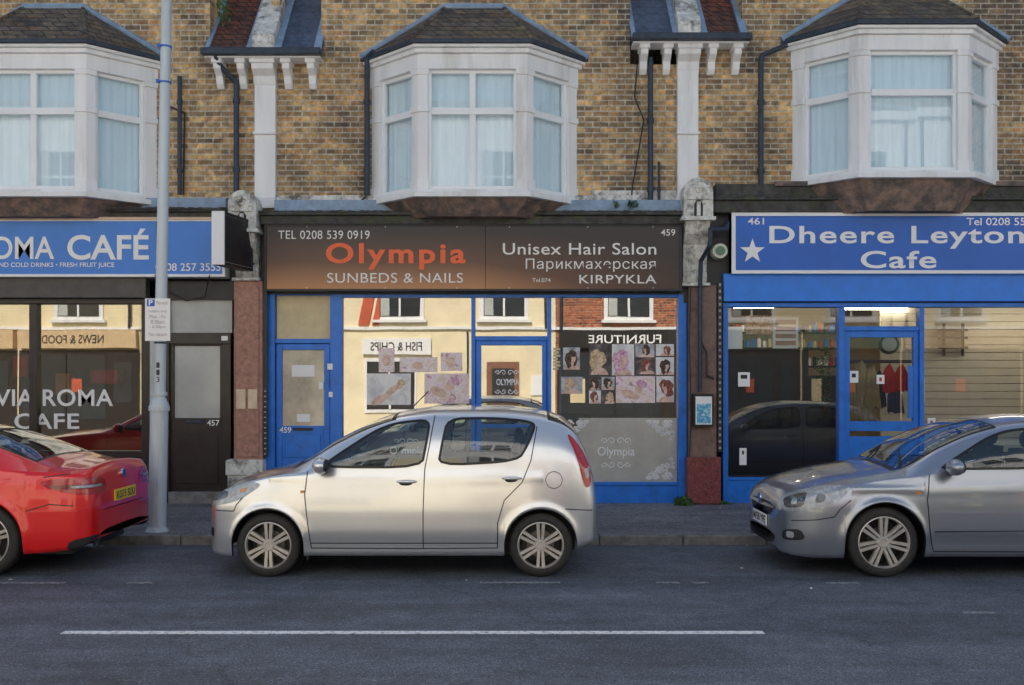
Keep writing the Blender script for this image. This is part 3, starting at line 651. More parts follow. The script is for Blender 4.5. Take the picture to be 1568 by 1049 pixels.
m=M(); m.pbox(-900,345,335.5,339,ys-.02,-.08,SIGNWHITE,ys); m.pbox(-900,345,420,424,ys-.02,-.08,SIGNWHITE,ys); m.pbox(341,345,339,420,ys-.02,-.08,SIGNWHITE,ys); m.pbox(239,240,339,420,ys-.003,ys+.01,BLACK,ys); m.build('frame',e)
ptext('VIA ROMA',-118,83,362,397,ys-.005,SIGNWHITE,'letters_roma',e,.014); ptext('CAFÉ',103,228,350,398,ys-.005,SIGNWHITE,'letters_cafe',e,.02)
ptext('DESSERTS • HOT AND COLD DRINKS • FRESH FRUIT JUICE',-85,175,402,411,ys-.005,SIGNWHITE,'letters_menu',e,.01); ptext('0208 257 3555',238,338,403,415,ys-.005,SIGNWHITE,'letters_phone',e,.01)
# projecting sign
e=empty('projecting_lightbox_sign')
def para(m,w0,w1,y0,y1,z0,z1,mat):
    def xx(y): return -3.70+(y+1.08)*.22
    q=[(xx(y0)+w0,y0),(xx(y0)+w1,y0),(xx(y1)+w1,y1),(xx(y1)+w0,y1)]; m.prismz(q,z0,z1,mat)
m=M(); para(m,-.14,0,-1.08,-.33,3.30,3.95,SIGNWHITE); para(m,-.15,.012,-1.10,-1.075,3.28,3.97,SIGNWHITE); para(m,-.15,.012,-.35,-.32,3.28,3.97,BLACK)
para(m,-.15,.012,-1.075,-.35,3.93,3.97,BLACK); para(m,-.15,.012,-1.075,-.35,3.28,3.32,BLACK); m.build('lightbox',e,bevel=.006)
m=M(); para(m,.002,.008,-1.07,-.355,3.325,3.925,simple('black_sign_face',(.02,.018,.02),.5,var=.3,c2=(.10,.06,.06),c2amt=(.58,.7))); m.cyl((-3.6,-.33,3.85),(-3.5,.0,3.85),.02,IRON); m.cyl((-3.6,-.33,3.4),(-3.5,.0,3.4),.02,IRON); m.build('face_and_arms',e)

# ---- right cafe
S=UR[0]
room(1112,1800,466,3.6,S,CAFEW)
m=M()
V(1104,2700,421,463,-.18,.05,simple('bright_blue_paint',(.02,.23,.86),.35,var=.1)); V(1104,2700,463,471,-.1,.05,BLUE)
V(1105,1113,463,772,-.09,.06); V(1282,1291,471,772,-.08); V(1405,1412,471,736,-.08); V(1113,1282,734,772,-.06); V(1412,1800,700,772,-.06); V(1113,1282,730,735,-.08,-.06)
V(1291,1405,500,507,-.07); V(1292,1300,507,768,-.04,.03); V(1397,1405,507,768,-.04,.03); V(1300,1397,507,517,-.04,.03); V(1300,1397,645,660,-.04,.03); V(1300,1397,668,768,-.035,.03); V(1388,1396,560,640,-.06,-.04)
V(1800,2700,463,772,-.06)
m.build('blue_shopfront_frame',S,bevel=.006)
m=M()
for a,b,t,bt in ((1113,1282,471,731),(1291,1405,471,500),(1300,1397,517,645),(1412,1800,471,700)):
    m.poly([(X(a),0,Z(bt)),(X(b),0,Z(bt)),(X(b),0,Z(t)),(X(a),0,Z(t))],GLASS2)
m.build('shop_window_glass',S)
m=M(); DB=simple('dark_board',(.012,.012,.014),.3)
m.pbox(1113,1240,535,730,.06,.09,DB); m.pbox(1240,1282,575,730,.06,.09,DB); m.pbox(1116,1138,500,534,.05,.055,SIGNWHITE); m.pbox(1195,1235,482,532,.4,.42,SIGNWHITE); m.pbox(1150,1190,480,510,.3,.31,mottle('menu_photos',((.3,.08,.03),(.7,.4,.2),(.8,.75,.6)),20)); 
MP=simple('menu_print',(.5,.25,.2),.5)
for k in range(4): m.pbox(1199,1231,487+k*11,494+k*11,.392,.398,MP)
random.seed(12)
for sh in (508,532,560):
    m.pbox(1112,1292,sh,sh+3,1.8,2.0,DKBROWN,1.8)
    for k in range(20): m.cyl((X(1120+k*8.5,1.9),1.9,Z(sh,1.9)),(X(1120+k*8.5,1.9),1.9,Z(sh-random.uniform(8,14),1.9)),.03,random.choice((BLUE,RC,SIGNWHITE,CREAMP,DKBROWN)),8)
m.build('window_display',S)
m=M()
SR=simple('sticker_red',(.6,.05,.04),.4)
for (a,b,t,bt,c) in ((1130,1148,570,592,WV),(1132,1143,686,712,WV),(1300,1314,568,586,WV),(1342,1354,574,588,WV),(1420,1432,640,650,WV)):
    m.pbox(a,b,t,bt,-.008,-.005,c); m.pbox(a+4,b-4,t+4,t+10,-.010,-.008,SR if a in(1342,1420) else BLACK)
m.build('window_stickers',S)
m=M(); RED=simple('red_cloth',(.6,.03,.03),.8,var=.3); KH=simple('khaki_cloth',(.46,.38,.20),.8,var=.3); NV=simple('navy_cloth',(.03,.05,.14),.8)
random.seed(31)
def coat(px,py,w,hgt,y,mt):
    x,z=X(px,y),Z(py,y); n=14; top=[];mid_=[];bot=[]
    for i in range(n+1):
        u=i/n*2-1; top.append((x+u*w*.45,y-.03*math.cos(u*1.5),z-abs(u)*.06)); mid_.append((x+u*w*.9,y-.06*math.cos(u*1.5)+(.02 if i%2 else 0),z-hgt*.4)); bot.append((x+u*w*1.05,y-.05+(.035 if i%2 else 0),z-hgt*(1+random.uniform(-.04,.04))))
    for A_,B_ in ((top,mid_),(mid_,bot)):
        for i in range(n): m.add([A_[i],A_[i+1],B_[i+1],B_[i]],[(0,1,2,3)],mt)
for a in ((1318,552,.15,.85,.5,KH),(1335,558,.11,.62,.46,KH),(1346,566,.09,.55,.52,NV),(1361,556,.11,.42,.44,RED),(1380,556,.11,.40,.48,RED),(1370,588,.12,.42,.54,NV)): coat(*a)
m.box(X(1300,.5),X(1400,.5),.56,.60,Z(556,.5),Z(551,.5),DKBROWN)
m.cyl((X(1360,.9),.9,Z(527,.9)),(X(1360,.9),.86,Z(527,.9)),.15,BLACK,24); m.cyl((X(1360,.9),.86,Z(527,.9)),(X(1360,.9),.85,Z(527,.9)),.11,PANEL,24)
m.build('hanging_coats_and_clock',S)
m=M(); TB=emis('fluorescent_tube',(1,.94,.82),20)
m.box(X(1125,1.2),X(1185,1.2),1.2,1.26,2.90,2.94,TB); m.box(X(1290,1.5),X(1390,1.5),1.5,1.56,2.90,2.94,TB); m.box(X(1500,.9),X(1640,.9),.9,.96,2.94,2.97,TB); m.build('fluorescent_lights',S)
m=M(); 
for k in range(24): m.box(X(1412),X(1800),1.56+.0,1.60,.2+k*.12,.312+k*.12,SIDING)
for px in (1447,1476): m.box(X(px,1.4),X(px+3,1.4),1.45,1.5,Z(545,1.4),Z(495,1.4),DKBROWN)
for zz in (503,515,530): m.box(X(1440,1.4),X(1485,1.4),1.45,1.5,Z(zz+4,1.4),Z(zz,1.4),DKBROWN)
m.build('clapboard_wall_and_rack',S,bevel=.004)
m=M(); random.seed(9); LEAF=simple('leaf_green',(.06,.14,.03),.6,var=.4)
def leaves(m,c,r,n,mat,s=.05):
    for i in range(n):
        d=Vector((random.gauss(0,1),random.gauss(0,1),random.gauss(0,1))).normalized()*random.random()**.4
        p=Vector((c[0]+d.x*r[0],c[1]+d.y*r[1],c[2]+d.z*r[2])); a=Vector((random.gauss(0,1),random.gauss(0,1),random.gauss(0,1))).normalized(); b=a.orthogonal().normalized()
        m.poly([p-a*s,p+b*s*.4,p+a*s,p-b*s*.4],mat)
leaves(m,(X(1262,.03),.04,Z(575,.03)),(.14,.03,.5),300,LEAF,.03); leaves(m,(X(1262,.03),.03,Z(600,.03)),(.1,.03,.3),30,simple('flower_red',(.5,.08,.05),.6),.02); m.build('window_plants',S)
e=empty('cafe_fascia_sign.001'); m=M(); ys=-.26
m.pbox(1120,2700,326,418,ys,-.08,SIGNBLUE,ys); m.build('panel',e)
m=M(); m.pbox(1120,2700,325,331,ys-.02,-.08,SIGNWHITE,ys); m.pbox(1120,2700,414,419,ys-.02,-.08,SIGNWHITE,ys); m.pbox(1120,1126,331,414,ys-.02,-.08,SIGNWHITE,ys)
sx,sz=X(1152,ys),Z(385,ys); pts=[]
for i in range(10):
    a=math.pi/2+i*math.pi/5; r_=.175 if i%2==0 else .07; pts.append((sx+r_*math.cos(a),sz+r_*math.sin(a)))
m.prism(pts,ys-.012,ys-.002,SIGNWHITE); m.build('border_and_star',e)
ptext('Dheere Leyton',1178,1568,346,381,ys-.005,SIGNWHITE,'letters_name',e,.018,1.10); ptext('Cafe',1318,1434,384,411,ys-.005,SIGNWHITE,'letters_cafe',e,.018,1.08)
ptext('461',1145,1170,333.5,344,ys-.005,SIGNWHITE,'letters_number',e,.01); ptext('Tel 0208 556',1480,1580,333.5,345,ys-.005,SIGNWHITE,'letters_phone',e,.01)

for (u,a,b) in ((U0,X(-1400),XP[1]-.1),(U4,XP[4]+.1,XP[5])):
    m=M(); x0,x1=u[2]+.05,u[3]-.05
    m.box(x0,x1,-.05,.1,.1,.6,BLUE); m.box(x0,x1,-.25,.1,3.0,3.95,SIGNWHITE); m.box(x0,x0+.3,-.2,.1,.6,3.0,PILAS)
    for k in range(5): xx=x0+.3+k*(x1-x0-.4)/4; m.box(xx,xx+.08,-.06,.05,.6,3.0,UPVC)
    m.box(x0+.3,x1,.0,.01,.6,3.0,DOORGLASS); m.build('plain_shopfront',u[0])

# ------------------------------------------------------------- opposite terrace (sunlit; height, nearness and white upper walls set for bounce light)
DG=simple('dark_window',(.04,.045,.05),.1,spec=.8); DKR=simple('door_paint',(.25,.12,.08),.5); GRNP=simple('green_shop_paint',(.08,.16,.12),.5); TAN=simple('tan_fascia',(.7,.5,.3),.5); REDF=simple('red_fascia',(.6,.12,.06),.5)
CREAM1=simple('cream_render',(.90,.76,.50),.8,var=.12,scale=1.5); CREAM2=simple('pale_render',(.90,.78,.54),.8,var=.12,scale=1.5); WHITER=simple('white_bounce_render',(.90,.89,.86),.8,var=.05)
def opp(x0,x1,h,cmat,trim,name,bays,fasc,dark,umat=None,sign=None):
    e=empty(name); m=M(); yf=OY
    m.box(x0,x1-.01,-24,yf,.1,5.0,cmat); m.box(x0,x1-.01,-24,yf,5.0,h,umat or cmat)
    m.box(x0,x1-.01,yf-.1,yf+.12,h-.25,h-.001,trim); m.box(x0,x1-.01,yf,yf+.08,3.36,3.44,trim); m.box(x0,x1-.01,yf,yf+.05,6.15,6.25,trim)
    m.poly([(x0,yf+.1,h),(x1,yf+.1,h),(x1,-20.5,h+1.6),(x0,-20.5,h+1.6)],SLATE)
    m.cyl((x0+.15,yf+.08,.1),(x0+.15,yf+.08,h-.3),.05,IRON); m.cyl((x1-.3,yf+.08,3.4),(x1-.3,yf+.08,h-.3),.04,IRON)
    m.build('walls',e)
    m=M(); w=(x1-x0)/bays
    for k in range(bays):
        c=x0+w*(k+.5)
        for zf in (-.3,2.75):
            m.box(c-.72,c+.72,yf+.001,yf+.05,3.95+zf,5.7+zf,trim); m.box(c-.60,c+.60,yf+.05,yf+.06,4.05+zf,5.6+zf,DG); m.box(c-.03,c+.03,yf+.06,yf+.08,4.05+zf,5.6+zf,UPVC); m.box(c-.60,c+.60,yf+.06,yf+.08,4.85+zf,4.91+zf,UPVC); m.box(c-.8,c+.8,yf+.02,yf+.14,3.87+zf,3.95+zf,trim)
            m.box(c-.58,c-.32,yf+.061,yf+.068,4.07+zf,5.58+zf,PANEL)
        if dark:
            m.box(c-w*.49,c+w*.49,yf+.001,yf+.05,.11,2.75,DKBROWN); m.box(c-w*.47,c+w*.22,yf+.05,yf+.06,.7,2.6,DG)
            m.box(c-w*.1-.03,c-w*.1+.03,yf+.06,yf+.09,.7,2.6,DKBROWN)
            m.box(c+w*.29,c+w*.43,yf+.05,yf+.06,1.2,2.4,DG)
            m.box(c-w*.40,c-w*.3,yf+.062,yf+.07,1.2,1.9,CREAMP); m.box(c-w*.05,c+w*.03,yf+.062,yf+.07,1.5,1.9,REDF)
            m.box(c-w*.48,c+w*.48,yf+.01,yf+.2,2.8,3.34,fasc)
        elif k%2==0:
            m.box(c-w*.34,c+w*.16,yf+.001,yf+.05,.9,2.5,trim); m.box(c-w*.32,c+w*.14,yf+.05,yf+.06,1.0,2.4,DG)
            m.box(c-w*.1-.03,c-w*.1+.03,yf+.06,yf+.09,1.0,2.4,UPVC)
            m.box(c-w*.36,c+w*.30,yf+.01,yf+.12,2.62,3.1,fasc)
        else:
            m.box(c-.5,c+.45,yf+.001,yf+.05,.12,2.4,DKR); m.box(c-.35,c+.3,yf+.05,yf+.06,1.3,2.2,DG)
            m.box(c+.8,c+1.2,yf+.001,yf+.05,1.4,2.0,SIGNWHITE); m.box(c-1.1,c-1.05,yf+.001,yf+.07,.12,3.3,IRON)
    m.build('windows_and_doors',e)
    if sign:
        for k in range(0,bays,1 if dark else 2):
            c=x0+w*(k+.5); textmesh(sign,(c-w*.03,yf+(.205 if dark else .125),3.07 if dark else 2.86),(-1,0,0),(0,0,1),w*.5,.26,BLACK if fasc is not BLACK else SIGNWHITE,'fascia_lettering_%d'%k,e,.01)
opp(-40,-11,9.6,CREAM1,WHITE,'rendered_terrace',8,TAN,True,WHITER,'NEWS & FOOD'); opp(-11,1.3,9.6,CREAM2,WHITE,'rendered_terrace.001',4,SIGNWHITE,False,WHITER,'FISH & CHIPS')
opp(1.3,5.6,9.8,REDBRICK,WHITE,'red_brick_house',1,BLACK,True,WHITER,'FURNITURE'); opp(5.6,11.5,9.5,CREAM1,WHITE,'rendered_terrace.002',2,GRNP,True,WHITER); opp(11.5,40,9.6,CREAM2,WHITE,'rendered_terrace.003',8,TAN,True,WHITER)
e=empty('wall_sign'); m=M(); m.prism([(-4.55,3.5),(-4.25,3.5),(-4.05,4.5),(-4.35,4.5)],OY+.001,OY+.06,REDF); m.prism([(-4.15,3.5),(-3.95,3.5),(-3.75,4.5),(-3.95,4.5)],OY+.001,OY+.06,REDF); m.build('board',e)

# ------------------------------------------------------------- lamp post + sign
e=empty('lamp_post',(-3.98,-2.7,.1)); m=M(); GAL=simple('galvanised_grey',(.58,.65,.70),.5,metal=.1,var=.12,scale=6,streak=True,c2=(.36,.36,.34),c2amt=(.58,.78))
lean=.018
def lp(z): return (lean*z,0,z)
m.cyl(lp(0),lp(1.35),.098,GAL,24); m.cyl(lp(1.35),lp(1.40),.115,GAL,24); m.cyl(lp(1.40),lp(1.50),.110,GAL,24,.070); m.cyl(lp(1.5),lp(8),.066,GAL,24,.05)
m.cyl(lp(0),lp(.05),.13,GAL,24,.10); m.cyl(lp(1.52),lp(1.56),.085,GAL,24)
m.pipe([lp(8),(lean*8,-.3,8.35),(lean*8,-1.2,8.5)],.035,GAL); m.build('column',e,smooth=True,sharp=35)
m=M(); m.ball((lean*8,-1.5,8.5),(.14,.38,.09),GAL); m.build('lantern',e,smooth=True)
m=M(); TIE=simple('blue_tie',(.03,.15,.6),.5)
for z in (5.42,5.02): m.cyl(lp(z),lp(z+.018),.067,TIE,20); m.box(lean*z-.08,lean*z-.05,-.07,-.05,z-.01,z+.03,TIE)
for z in (2.1,2.45): m.cyl(lp(z),lp(z+.02),.069,IRON,20)
m.box(.03,.05,-.101,-.09,.5,.9,GAL); m.build('straps',e)
for k,ch in enumerate('113'): textmesh(ch,(lean*1.9,-.069,1.86-.08*k),(1,0,0),(0,0,1),.035,.06,BLACK,'number_'+ch+str(k),e,.0)
e=empty('parking_sign'); m=M(); yy=-2.80
m.box(X(222,yy),X(260.5,yy),yy,yy+.006,Z(522,yy),Z(457,yy),SIGNWHITE); m.build('plate',e,bevel=.002)
m=M(); m.box(X(225,yy),X(237,yy),yy-.003,yy-.001,Z(469,yy),Z(458.5,yy),TIE); m.build('blue_square',e)
textmesh('P',(X(231,yy),yy-.005,Z(463.5,yy)),(1,0,0),(0,0,1),.045,.06,SIGNWHITE,'letter_p',e,.02)
for k,(s_,a,b,t) in enumerate((('Permit',240,257,462),('holders only',227,256,475),('Mon - Fri',229,254,483),('8.30am',231,252,491),('- 6.30pm',229,254,499),('No return',228,255,510))):
    textmesh(s_,((X(a,yy)+X(b,yy))/2,yy-.004,Z(t+2,yy)),(1,0,0),(0,0,1),X(b,yy)-X(a,yy),.04,TG,'line_%d'%k,e,.0)

# weeds
m=M(); random.seed(4); leaves(m,(X(1045,-.35),-.33,.14),(.14,.06,.08),180,LEAF,.04); leaves(m,(X(1105,-.3),-.2,.12),(.2,.05,.03),60,LEAF,.03); m.build('weeds')
m=M()
for px in (962,940,968): leaves(m,(X(px),-.28,Z(318)),(.05,.04,.06),30,LEAF,.03)
leaves(m,(X(345),-.1,Z(20)),(.1,.1,.25),60,LEAF,.04); m.build('ledge_weeds')
m=M(); random.seed(21)
for i in range(70):
    x=random.uniform(-7,7); y=random.choice((random.uniform(-3.2,-3.07),random.uniform(-6,-3.1),random.uniform(-2.9,-.4))); z=.006 if y<KY else .108
    s=random.uniform(.01,.03); a=random.uniform(0,3); c,sn=math.cos(a)*s,math.sin(a)*s
    m.poly([(x-c,y-sn,z),(x+sn*.5,y-c*.5,z+.006),(x+c,y+sn,z+.004),(x-sn*.5,y+c*.5,z)],random.choice((SIGNWHITE,CREAMP,LEAF,CREAMP)))
m.build('litter')

# ------------------------------------------------------------- cars
def pchip(tab):
    x=np.array([t[0] for t in tab],float); y=np.array([t[1] for t in tab],float)
    h=np.diff(x); d=np.diff(y)/h; mm=np.zeros(len(x))
    for i in range(1,len(x)-1):
        if d[i-1]*d[i]>0:
            w1=2*h[i]+h[i-1]; w2=h[i]+2*h[i-1]; mm[i]=(w1+w2)/(w1/d[i-1]+w2/d[i])
    mm[0]=d[0]; mm[-1]=d[-1]
    def f(s):
        s=min(max(s,x[0]),x[-1]); i=min(int(np.searchsorted(x,s,side='right'))-1,len(x)-2); i=max(i,0)
        t=(s-x[i])/h[i]
        return (2*t**3-3*t*t+1)*y[i]+(t**3-2*t*t+t)*h[i]*mm[i]+(-2*t**3+3*t*t)*y[i+1]+(t**3-t*t)*h[i]*mm[i+1]
    return f
def chaikin(p,it=2):
    for _ in range(it):
        q=[]
        for a,b in zip(p,p[1:]+p[:1]):
            q.append(tuple(a[k]*.8+b[k]*.2 for k in range(len(a)))); q.append(tuple(a[k]*.2+b[k]*.8 for k in range(len(a))))
        p=q
    return p
def resamp(p,step,closed=True):
    q=[]; pr=list(zip(p,p[1:]+p[:1])) if closed else list(zip(p,p[1:]))
    for a,b in pr:
        l=math.dist(a,b); n=max(1,int(l/step))
        for i in range(n): t=i/n; q.append(tuple(a[k]*(1-t)+b[k]*t for k in range(len(a))))
    if not closed: q.append(p[-1])
    return q
def inset(p,d):
    n=len(p); A=sum(p[i][0]*p[(i+1)%n][1]-p[(i+1)%n][0]*p[i][1] for i in range(n)); sg=1 if A>0 else -1
    q=[]
    for i in range(n):
        a=p[i-1];c=p[(i+1)%n]; dx,dz=c[0]-a[0],c[1]-a[1]; l=math.hypot(dx,dz)+1e-9
        q.append((p[i][0]-sg*dz/l*d,p[i][1]+sg*dx/l*d))
    return q
def inpoly(x,y,p):
    r=False; n=len(p); j=n-1
    for i in range(n):
        if (p[i][1]>y)!=(p[j][1]>y) and x<(p[j][0]-p[i][0])*(y-p[i][1])/(p[j][1]-p[i][1])+p[i][0]: r=not r
        j=i
    return r
TYRE=simple('tyre_rubber',(.035,.034,.034),.75,var=.3,scale=20,c2=(.08,.07,.06),c2amt=(.55,.8))
ALLOY=simple('alloy_wheel',(.62,.59,.55),.38,metal=.5,var=.15,c2=(.3,.26,.22),c2amt=(.55,.8)); ALLOYD=simple('wheel_inner',(.06,.055,.05),.6,metal=.3,var=.3)
DARKP=simple('black_plastic',(.022,.022,.025),.5,var=.2); RUB=simple('rubber_seal',(.014,.014,.015),.4,var=.1)
CARGL=glassmat('car_glass',(.74,.82,.80),.07,.01); SEAT=simple('car_seat',(.05,.05,.055),.8,var=.2); DISC=simple('brake_disc',(.2,.19,.18),.4,metal=.8)
LENS=simple('headlamp_reflector',(.40,.43,.47),.3,metal=.2,var=.35,scale=22,coat=.6); LENSD=simple('headlamp_inner',(.10,.11,.13),.2,metal=.3,coat=.6,scale=30,var=.7)
TAIL=simple('tail_lamp_red',(.50,.012,.018),.1,coat=1,var=.3,scale=30); TAILD=simple('tail_lamp_dark_red',(.16,.006,.010),.1,coat=1,var=.3,scale=30); AMB=simple('amber_lens',(.7,.25,.05),.2,coat=1); CHROME=simple('chrome',(.7,.7,.72),.15,metal=1,var=.02)
YEL=simple('yellow_plate',(.95,.70,.05),.35,var=.03)
def wheel(parent,c,R,rr,n,sgn,style,sw=1.0):
    def P(t,r,a): return (c[0]+r*math.cos(a),c[1]+sgn*t,c[2]+r*math.sin(a))
    def lathe(m,prof,mat,N=48):
        vs=[];fs=[]
        for t,r in prof:
            for i in range(N): vs.append(P(t,r,2*math.pi*i/N))
        for j in range(len(prof)-1):
            for i in range(N): fs.append((j*N+i,j*N+(i+1)%N,(j+1)*N+(i+1)%N,(j+1)*N+i))
        m.add(vs,fs,mat)
    m=M(); lathe(m,[(-.19,rr),(-.19,R-.03),(-.172,R-.006),(-.1,R),(-.03,R-.003),(-.008,R-.022),(.002,R-.05),(.0,rr+.02),(-.012,rr-.002)],TYRE)
    for k in range(3): lathe(m,[(-.05-.04*k,R+.0008),(-.056-.04*k,R+.0008)],BLACK)
    lathe(m,[(.0025,R-.052),(.0035,R-.055),(.0025,R-.058)],BLACK)
    m.build('tyre',parent,smooth=True,sharp=50)
    m=M(); lathe(m,[(-.004,rr+.006),(.0,rr-.002),(-.012,rr-.010),(-.03,rr-.013)],ALLOY); lathe(m,[(-.03,rr-.013),(-.17,rr-.035)],ALLOYD)
    lathe(m,[(-.13,rr-.03),(-.13,.0)],BLACK); lathe(m,[(-.11,.125),(-.11,.03)],DISC); lathe(m,[(-.02,.055),(-.012,.047),(-.012,.028),(-.018,.025),(-.018,.0)],ALLOY); lathe(m,[(-.02,.055),(-.06,.062)],ALLOY)
    for k in range(5):
        a=2*math.pi*(k+.5)/5; q=P(-.0185,.038,a); q2=P(-.0175,.038,a); m.cyl(q,q2,.006,BLACK,8)
    for k in range(n):
        a0=2*math.pi*k/n+math.pi/2
        prs=(-1,1) if style=='double' else (0,)
        for q in prs:
            off0=q*.016; off1=q*(.025 if style=='double' else 0); w0=(.012 if style=='double' else .026)*sw; w1=(.015 if style=='double' else .032)*sw
            ca,sa=math.cos(a0),math.sin(a0)
            def S(r,o,t): return (c[0]+r*ca-o*sa,c[1]+sgn*t,c[2]+r*sa+o*ca)
            ra,rb=.035,rr-.008
            f=[S(ra,off0-w0,-.02),S(ra,off0+w0,-.02),S(rb,off1+w1,-.010),S(rb,off1-w1,-.010)]
            bk=[S(ra,off0-w0*1.2,-.06),S(ra,off0+w0*1.2,-.06),S(rb,off1+w1*1.1,-.05),S(rb,off1-w1*1.1,-.05)]
            m.loft(f,bk,ALLOY)
    m.build('alloy_wheel',parent,smooth=True,sharp=30)
def make_car(name,loc,P):
    e=empty(name,loc); L=P['L']; paint=P['paint']
    fW,fzs,fzt,fzb,fr,fcr=[pchip(P[k]) for k in ('W','zs','zt','zb','wr','cr')]
    R=P['R']; ra=P['ra']; wh=P['wheels']
    def bottom(s):
        z=fzb(s)
        for c in wh:
            if abs(s-c)<=ra: z=max(z,R+.005+math.sqrt(max(0,ra*ra-(s-c)**2)))
        return z
    def sidey(s,z,zs):
        W=fW(s); f=1-.05*max(0,(.42-z)/.25)**2-.07*min(1,max(0,(z-.60)/(max(zs,.8)-.60)))**1.6
        fl=0
        for c in wh:
            dd=math.hypot(s-c,z-R); fl=max(fl,.020*math.exp(-((dd-ra)/.045)**2))
        cz=P.get('crease',.72); fl+=.009*math.exp(-((z-cz)/.03)**2)*(1 if .6<s<L-.5 else 0)
        fl-=.014*math.exp(-((z-P.get('swage',.33))/.06)**2)*(1 if wh[0]+ra<s<wh[1]-ra else 0)
        return W*f+fl
    ss=set(np.round(np.linspace(0,L,int(L/.022)),4))
    for d in (.002,.005,.009,.014,.03,.04,.05): ss.add(d); ss.add(round(L-d,4))
    for c in wh:
        for k in range(0,37): ss.add(round(c+ra*math.cos(math.pi*k/36),4))
        ss.add(round(c+ra+.0015,4)); ss.add(round(c-ra-.0015,4))
    ss|=set(P['marks']); ss=sorted(ss)
    ss=[s for i,s in enumerate(ss) if i==0 or s-ss[i-1]>.0008]
    M1,MA,MC,MT=16,26,6,10
    rows=[]
    for s in ss:
        zb,zs,zt=bottom(s),fzs(s),fzt(s); zs=min(zs,zt-.015); zb=min(zb,zs-.03)
        pts=[(sidey(s,zb,zs)-.05,zb+.0)]
        for i in range(M1+1): z=zb+(zs-zb)*i/M1; pts.append((sidey(s,z,zs),z))
        p0=pts[-1]; wt=p0[0]*fr(s); ze=max(zt-fcr(s),zs+.006); cr=zt-ze
        A=(p0[0]+(wt-p0[0])*.82,p0[1]+(ze-p0[1])*.82); B=(wt*.82,zt-cr*.695)
        for i in range(1,MA+1):
            t=i/MA; bl=.02*math.sin(math.pi*t)*min(1,(ze-zs)/.3); pts.append((p0[0]+(A[0]-p0[0])*t+bl,p0[1]+(A[1]-p0[1])*t))
        for i in range(1,MC+1):
            t=i/MC; pts.append(tuple((1-t)**2*A[k]+2*t*(1-t)*(wt,ze)[k]+t*t*B[k] for k in range(2)))
        for i in range(1,MT+1):
            y=B[0]*(1-i/MT); pts.append((y,zt-(zt-B[1])*(y/B[0])**2))
        rows.append(pts)
    n=len(rows[0]); verts=[]; 
    for s,pts in zip(ss,rows):
        for y,z in pts: verts.append((s,-y,z))
    base=len(verts)
    for s,pts in zip(ss,rows):
        for y,z in pts: verts.append((s,y,z))
    icor=1+M1+MA+MC//2
    faces=[];mats=[]
    ws=P['windscreen']; rw=P['rearwindow']
    wins=[resamp(chaikin(w,2),.035) for w in P['windows']]
    holes=[inset(w,.012) for w in wins]
    for side in (0,1):
        o=base*side
        for i in range(len(ss)-1):
            sm=(ss[i]+ss[i+1])/2
            for j in range(n-1):
                q=[o+i*n+j,o+(i+1)*n+j,o+(i+1)*n+j+1,o+i*n+j+1]
                if side: q=q[::-1]
                mt=0
                if j>=icor:
                    for (a,b) in (ws,rw):
                        if a<sm<b:
                            mt=1
                            if sm<a+.035 or sm>b-.03 or j==icor: mt=2
                        elif a-.03<sm<=a and a==ws[0]: mt=2
                if j==0: mt=2
                faces.append(tuple(q)); mats.append((mt,i,j))
    for i in (0,len(ss)-1):
        for j in range(n-1):
            q=(i*n+j,i*n+j+1,base+i*n+j+1,base+i*n+j); faces.append(q if i==0 else q[::-1]); mats.append((0,i,j))
    bvh=BVHTree.FromPolygons([Vector(v) for v in verts],faces)
    m=M(); keep=[];km=[]
    nv=np.array(verts)
    for f,(mt,i,j) in zip(faces,mats):
        if mt==0 and M1-2<j<icor:
            c=nv[list(f)].mean(0)
            if any(inpoly(c[0],c[2],h) for h in holes): continue
        keep.append(f); km.append(mt)
    m.v=verts; m.f=keep; m.mats=[paint,CARGL,RUB]; m.mi=km
    ob=m.build('body',e,smooth=True)
    def cast(u,v,al,off):
        Dv=Vector((math.cos(al),math.sin(al),0)); Uv=Vector((math.sin(al),-math.cos(al),0))
        o=Uv*u+Vector((0,0,v))-Dv*8
        h,nn,_,_=bvh.ray_cast(o,Dv)
        if h is None: return None
        if nn.dot(Dv)>0: nn=-nn
        return h+nn*off
    def proj(p,al): return (p[0]*math.sin(al)+p[1]*math.cos(al),p[2])
    def put(m,pts,faces_,mat,mirror):
        ok=[f for f in faces_ if all(pts[k] is not None for k in f)]
        vs=[tuple(p) if p is not None else (0,0,0.5) for p in pts]
        m.add(vs,ok,mat)
        if mirror: m.add([(x,-y,z) for x,y,z in vs],[f[::-1] for f in ok],mat)
    def drape(m,poly2,al,mat,off=.004,rings=7,mirror=True):
        cx_=sum(p[0] for p in poly2)/len(poly2); cz=sum(p[1] for p in poly2)/len(poly2); k=len(poly2)
        pts=[];fs=[]
        for r in range(rings):
            t=1-r/rings
            for p in poly2: pts.append(cast(cx_+(p[0]-cx_)*t,cz+(p[1]-cz)*t,al,off))
        pts.append(cast(cx_,cz,al,off))
        for r in range(rings-1):
            for i in range(k): fs.append((r*k+i,r*k+(i+1)%k,(r+1)*k+(i+1)%k,(r+1)*k+i))
        for i in range(k): fs.append(((rings-1)*k+i,(rings-1)*k+(i+1)%k,rings*k))
        put(m,pts,fs,mat,mirror)
    def ring(m,pa,pb,al,mat,off,mirror=True):
        k=len(pa); pts=[cast(p[0],p[1],al,off) for p in pa]+[cast(p[0],p[1],al,off) for p in pb]
        put(m,pts,[(i,(i+1)%k,(i+1)%k+k,i+k) for i in range(k)],mat,mirror)
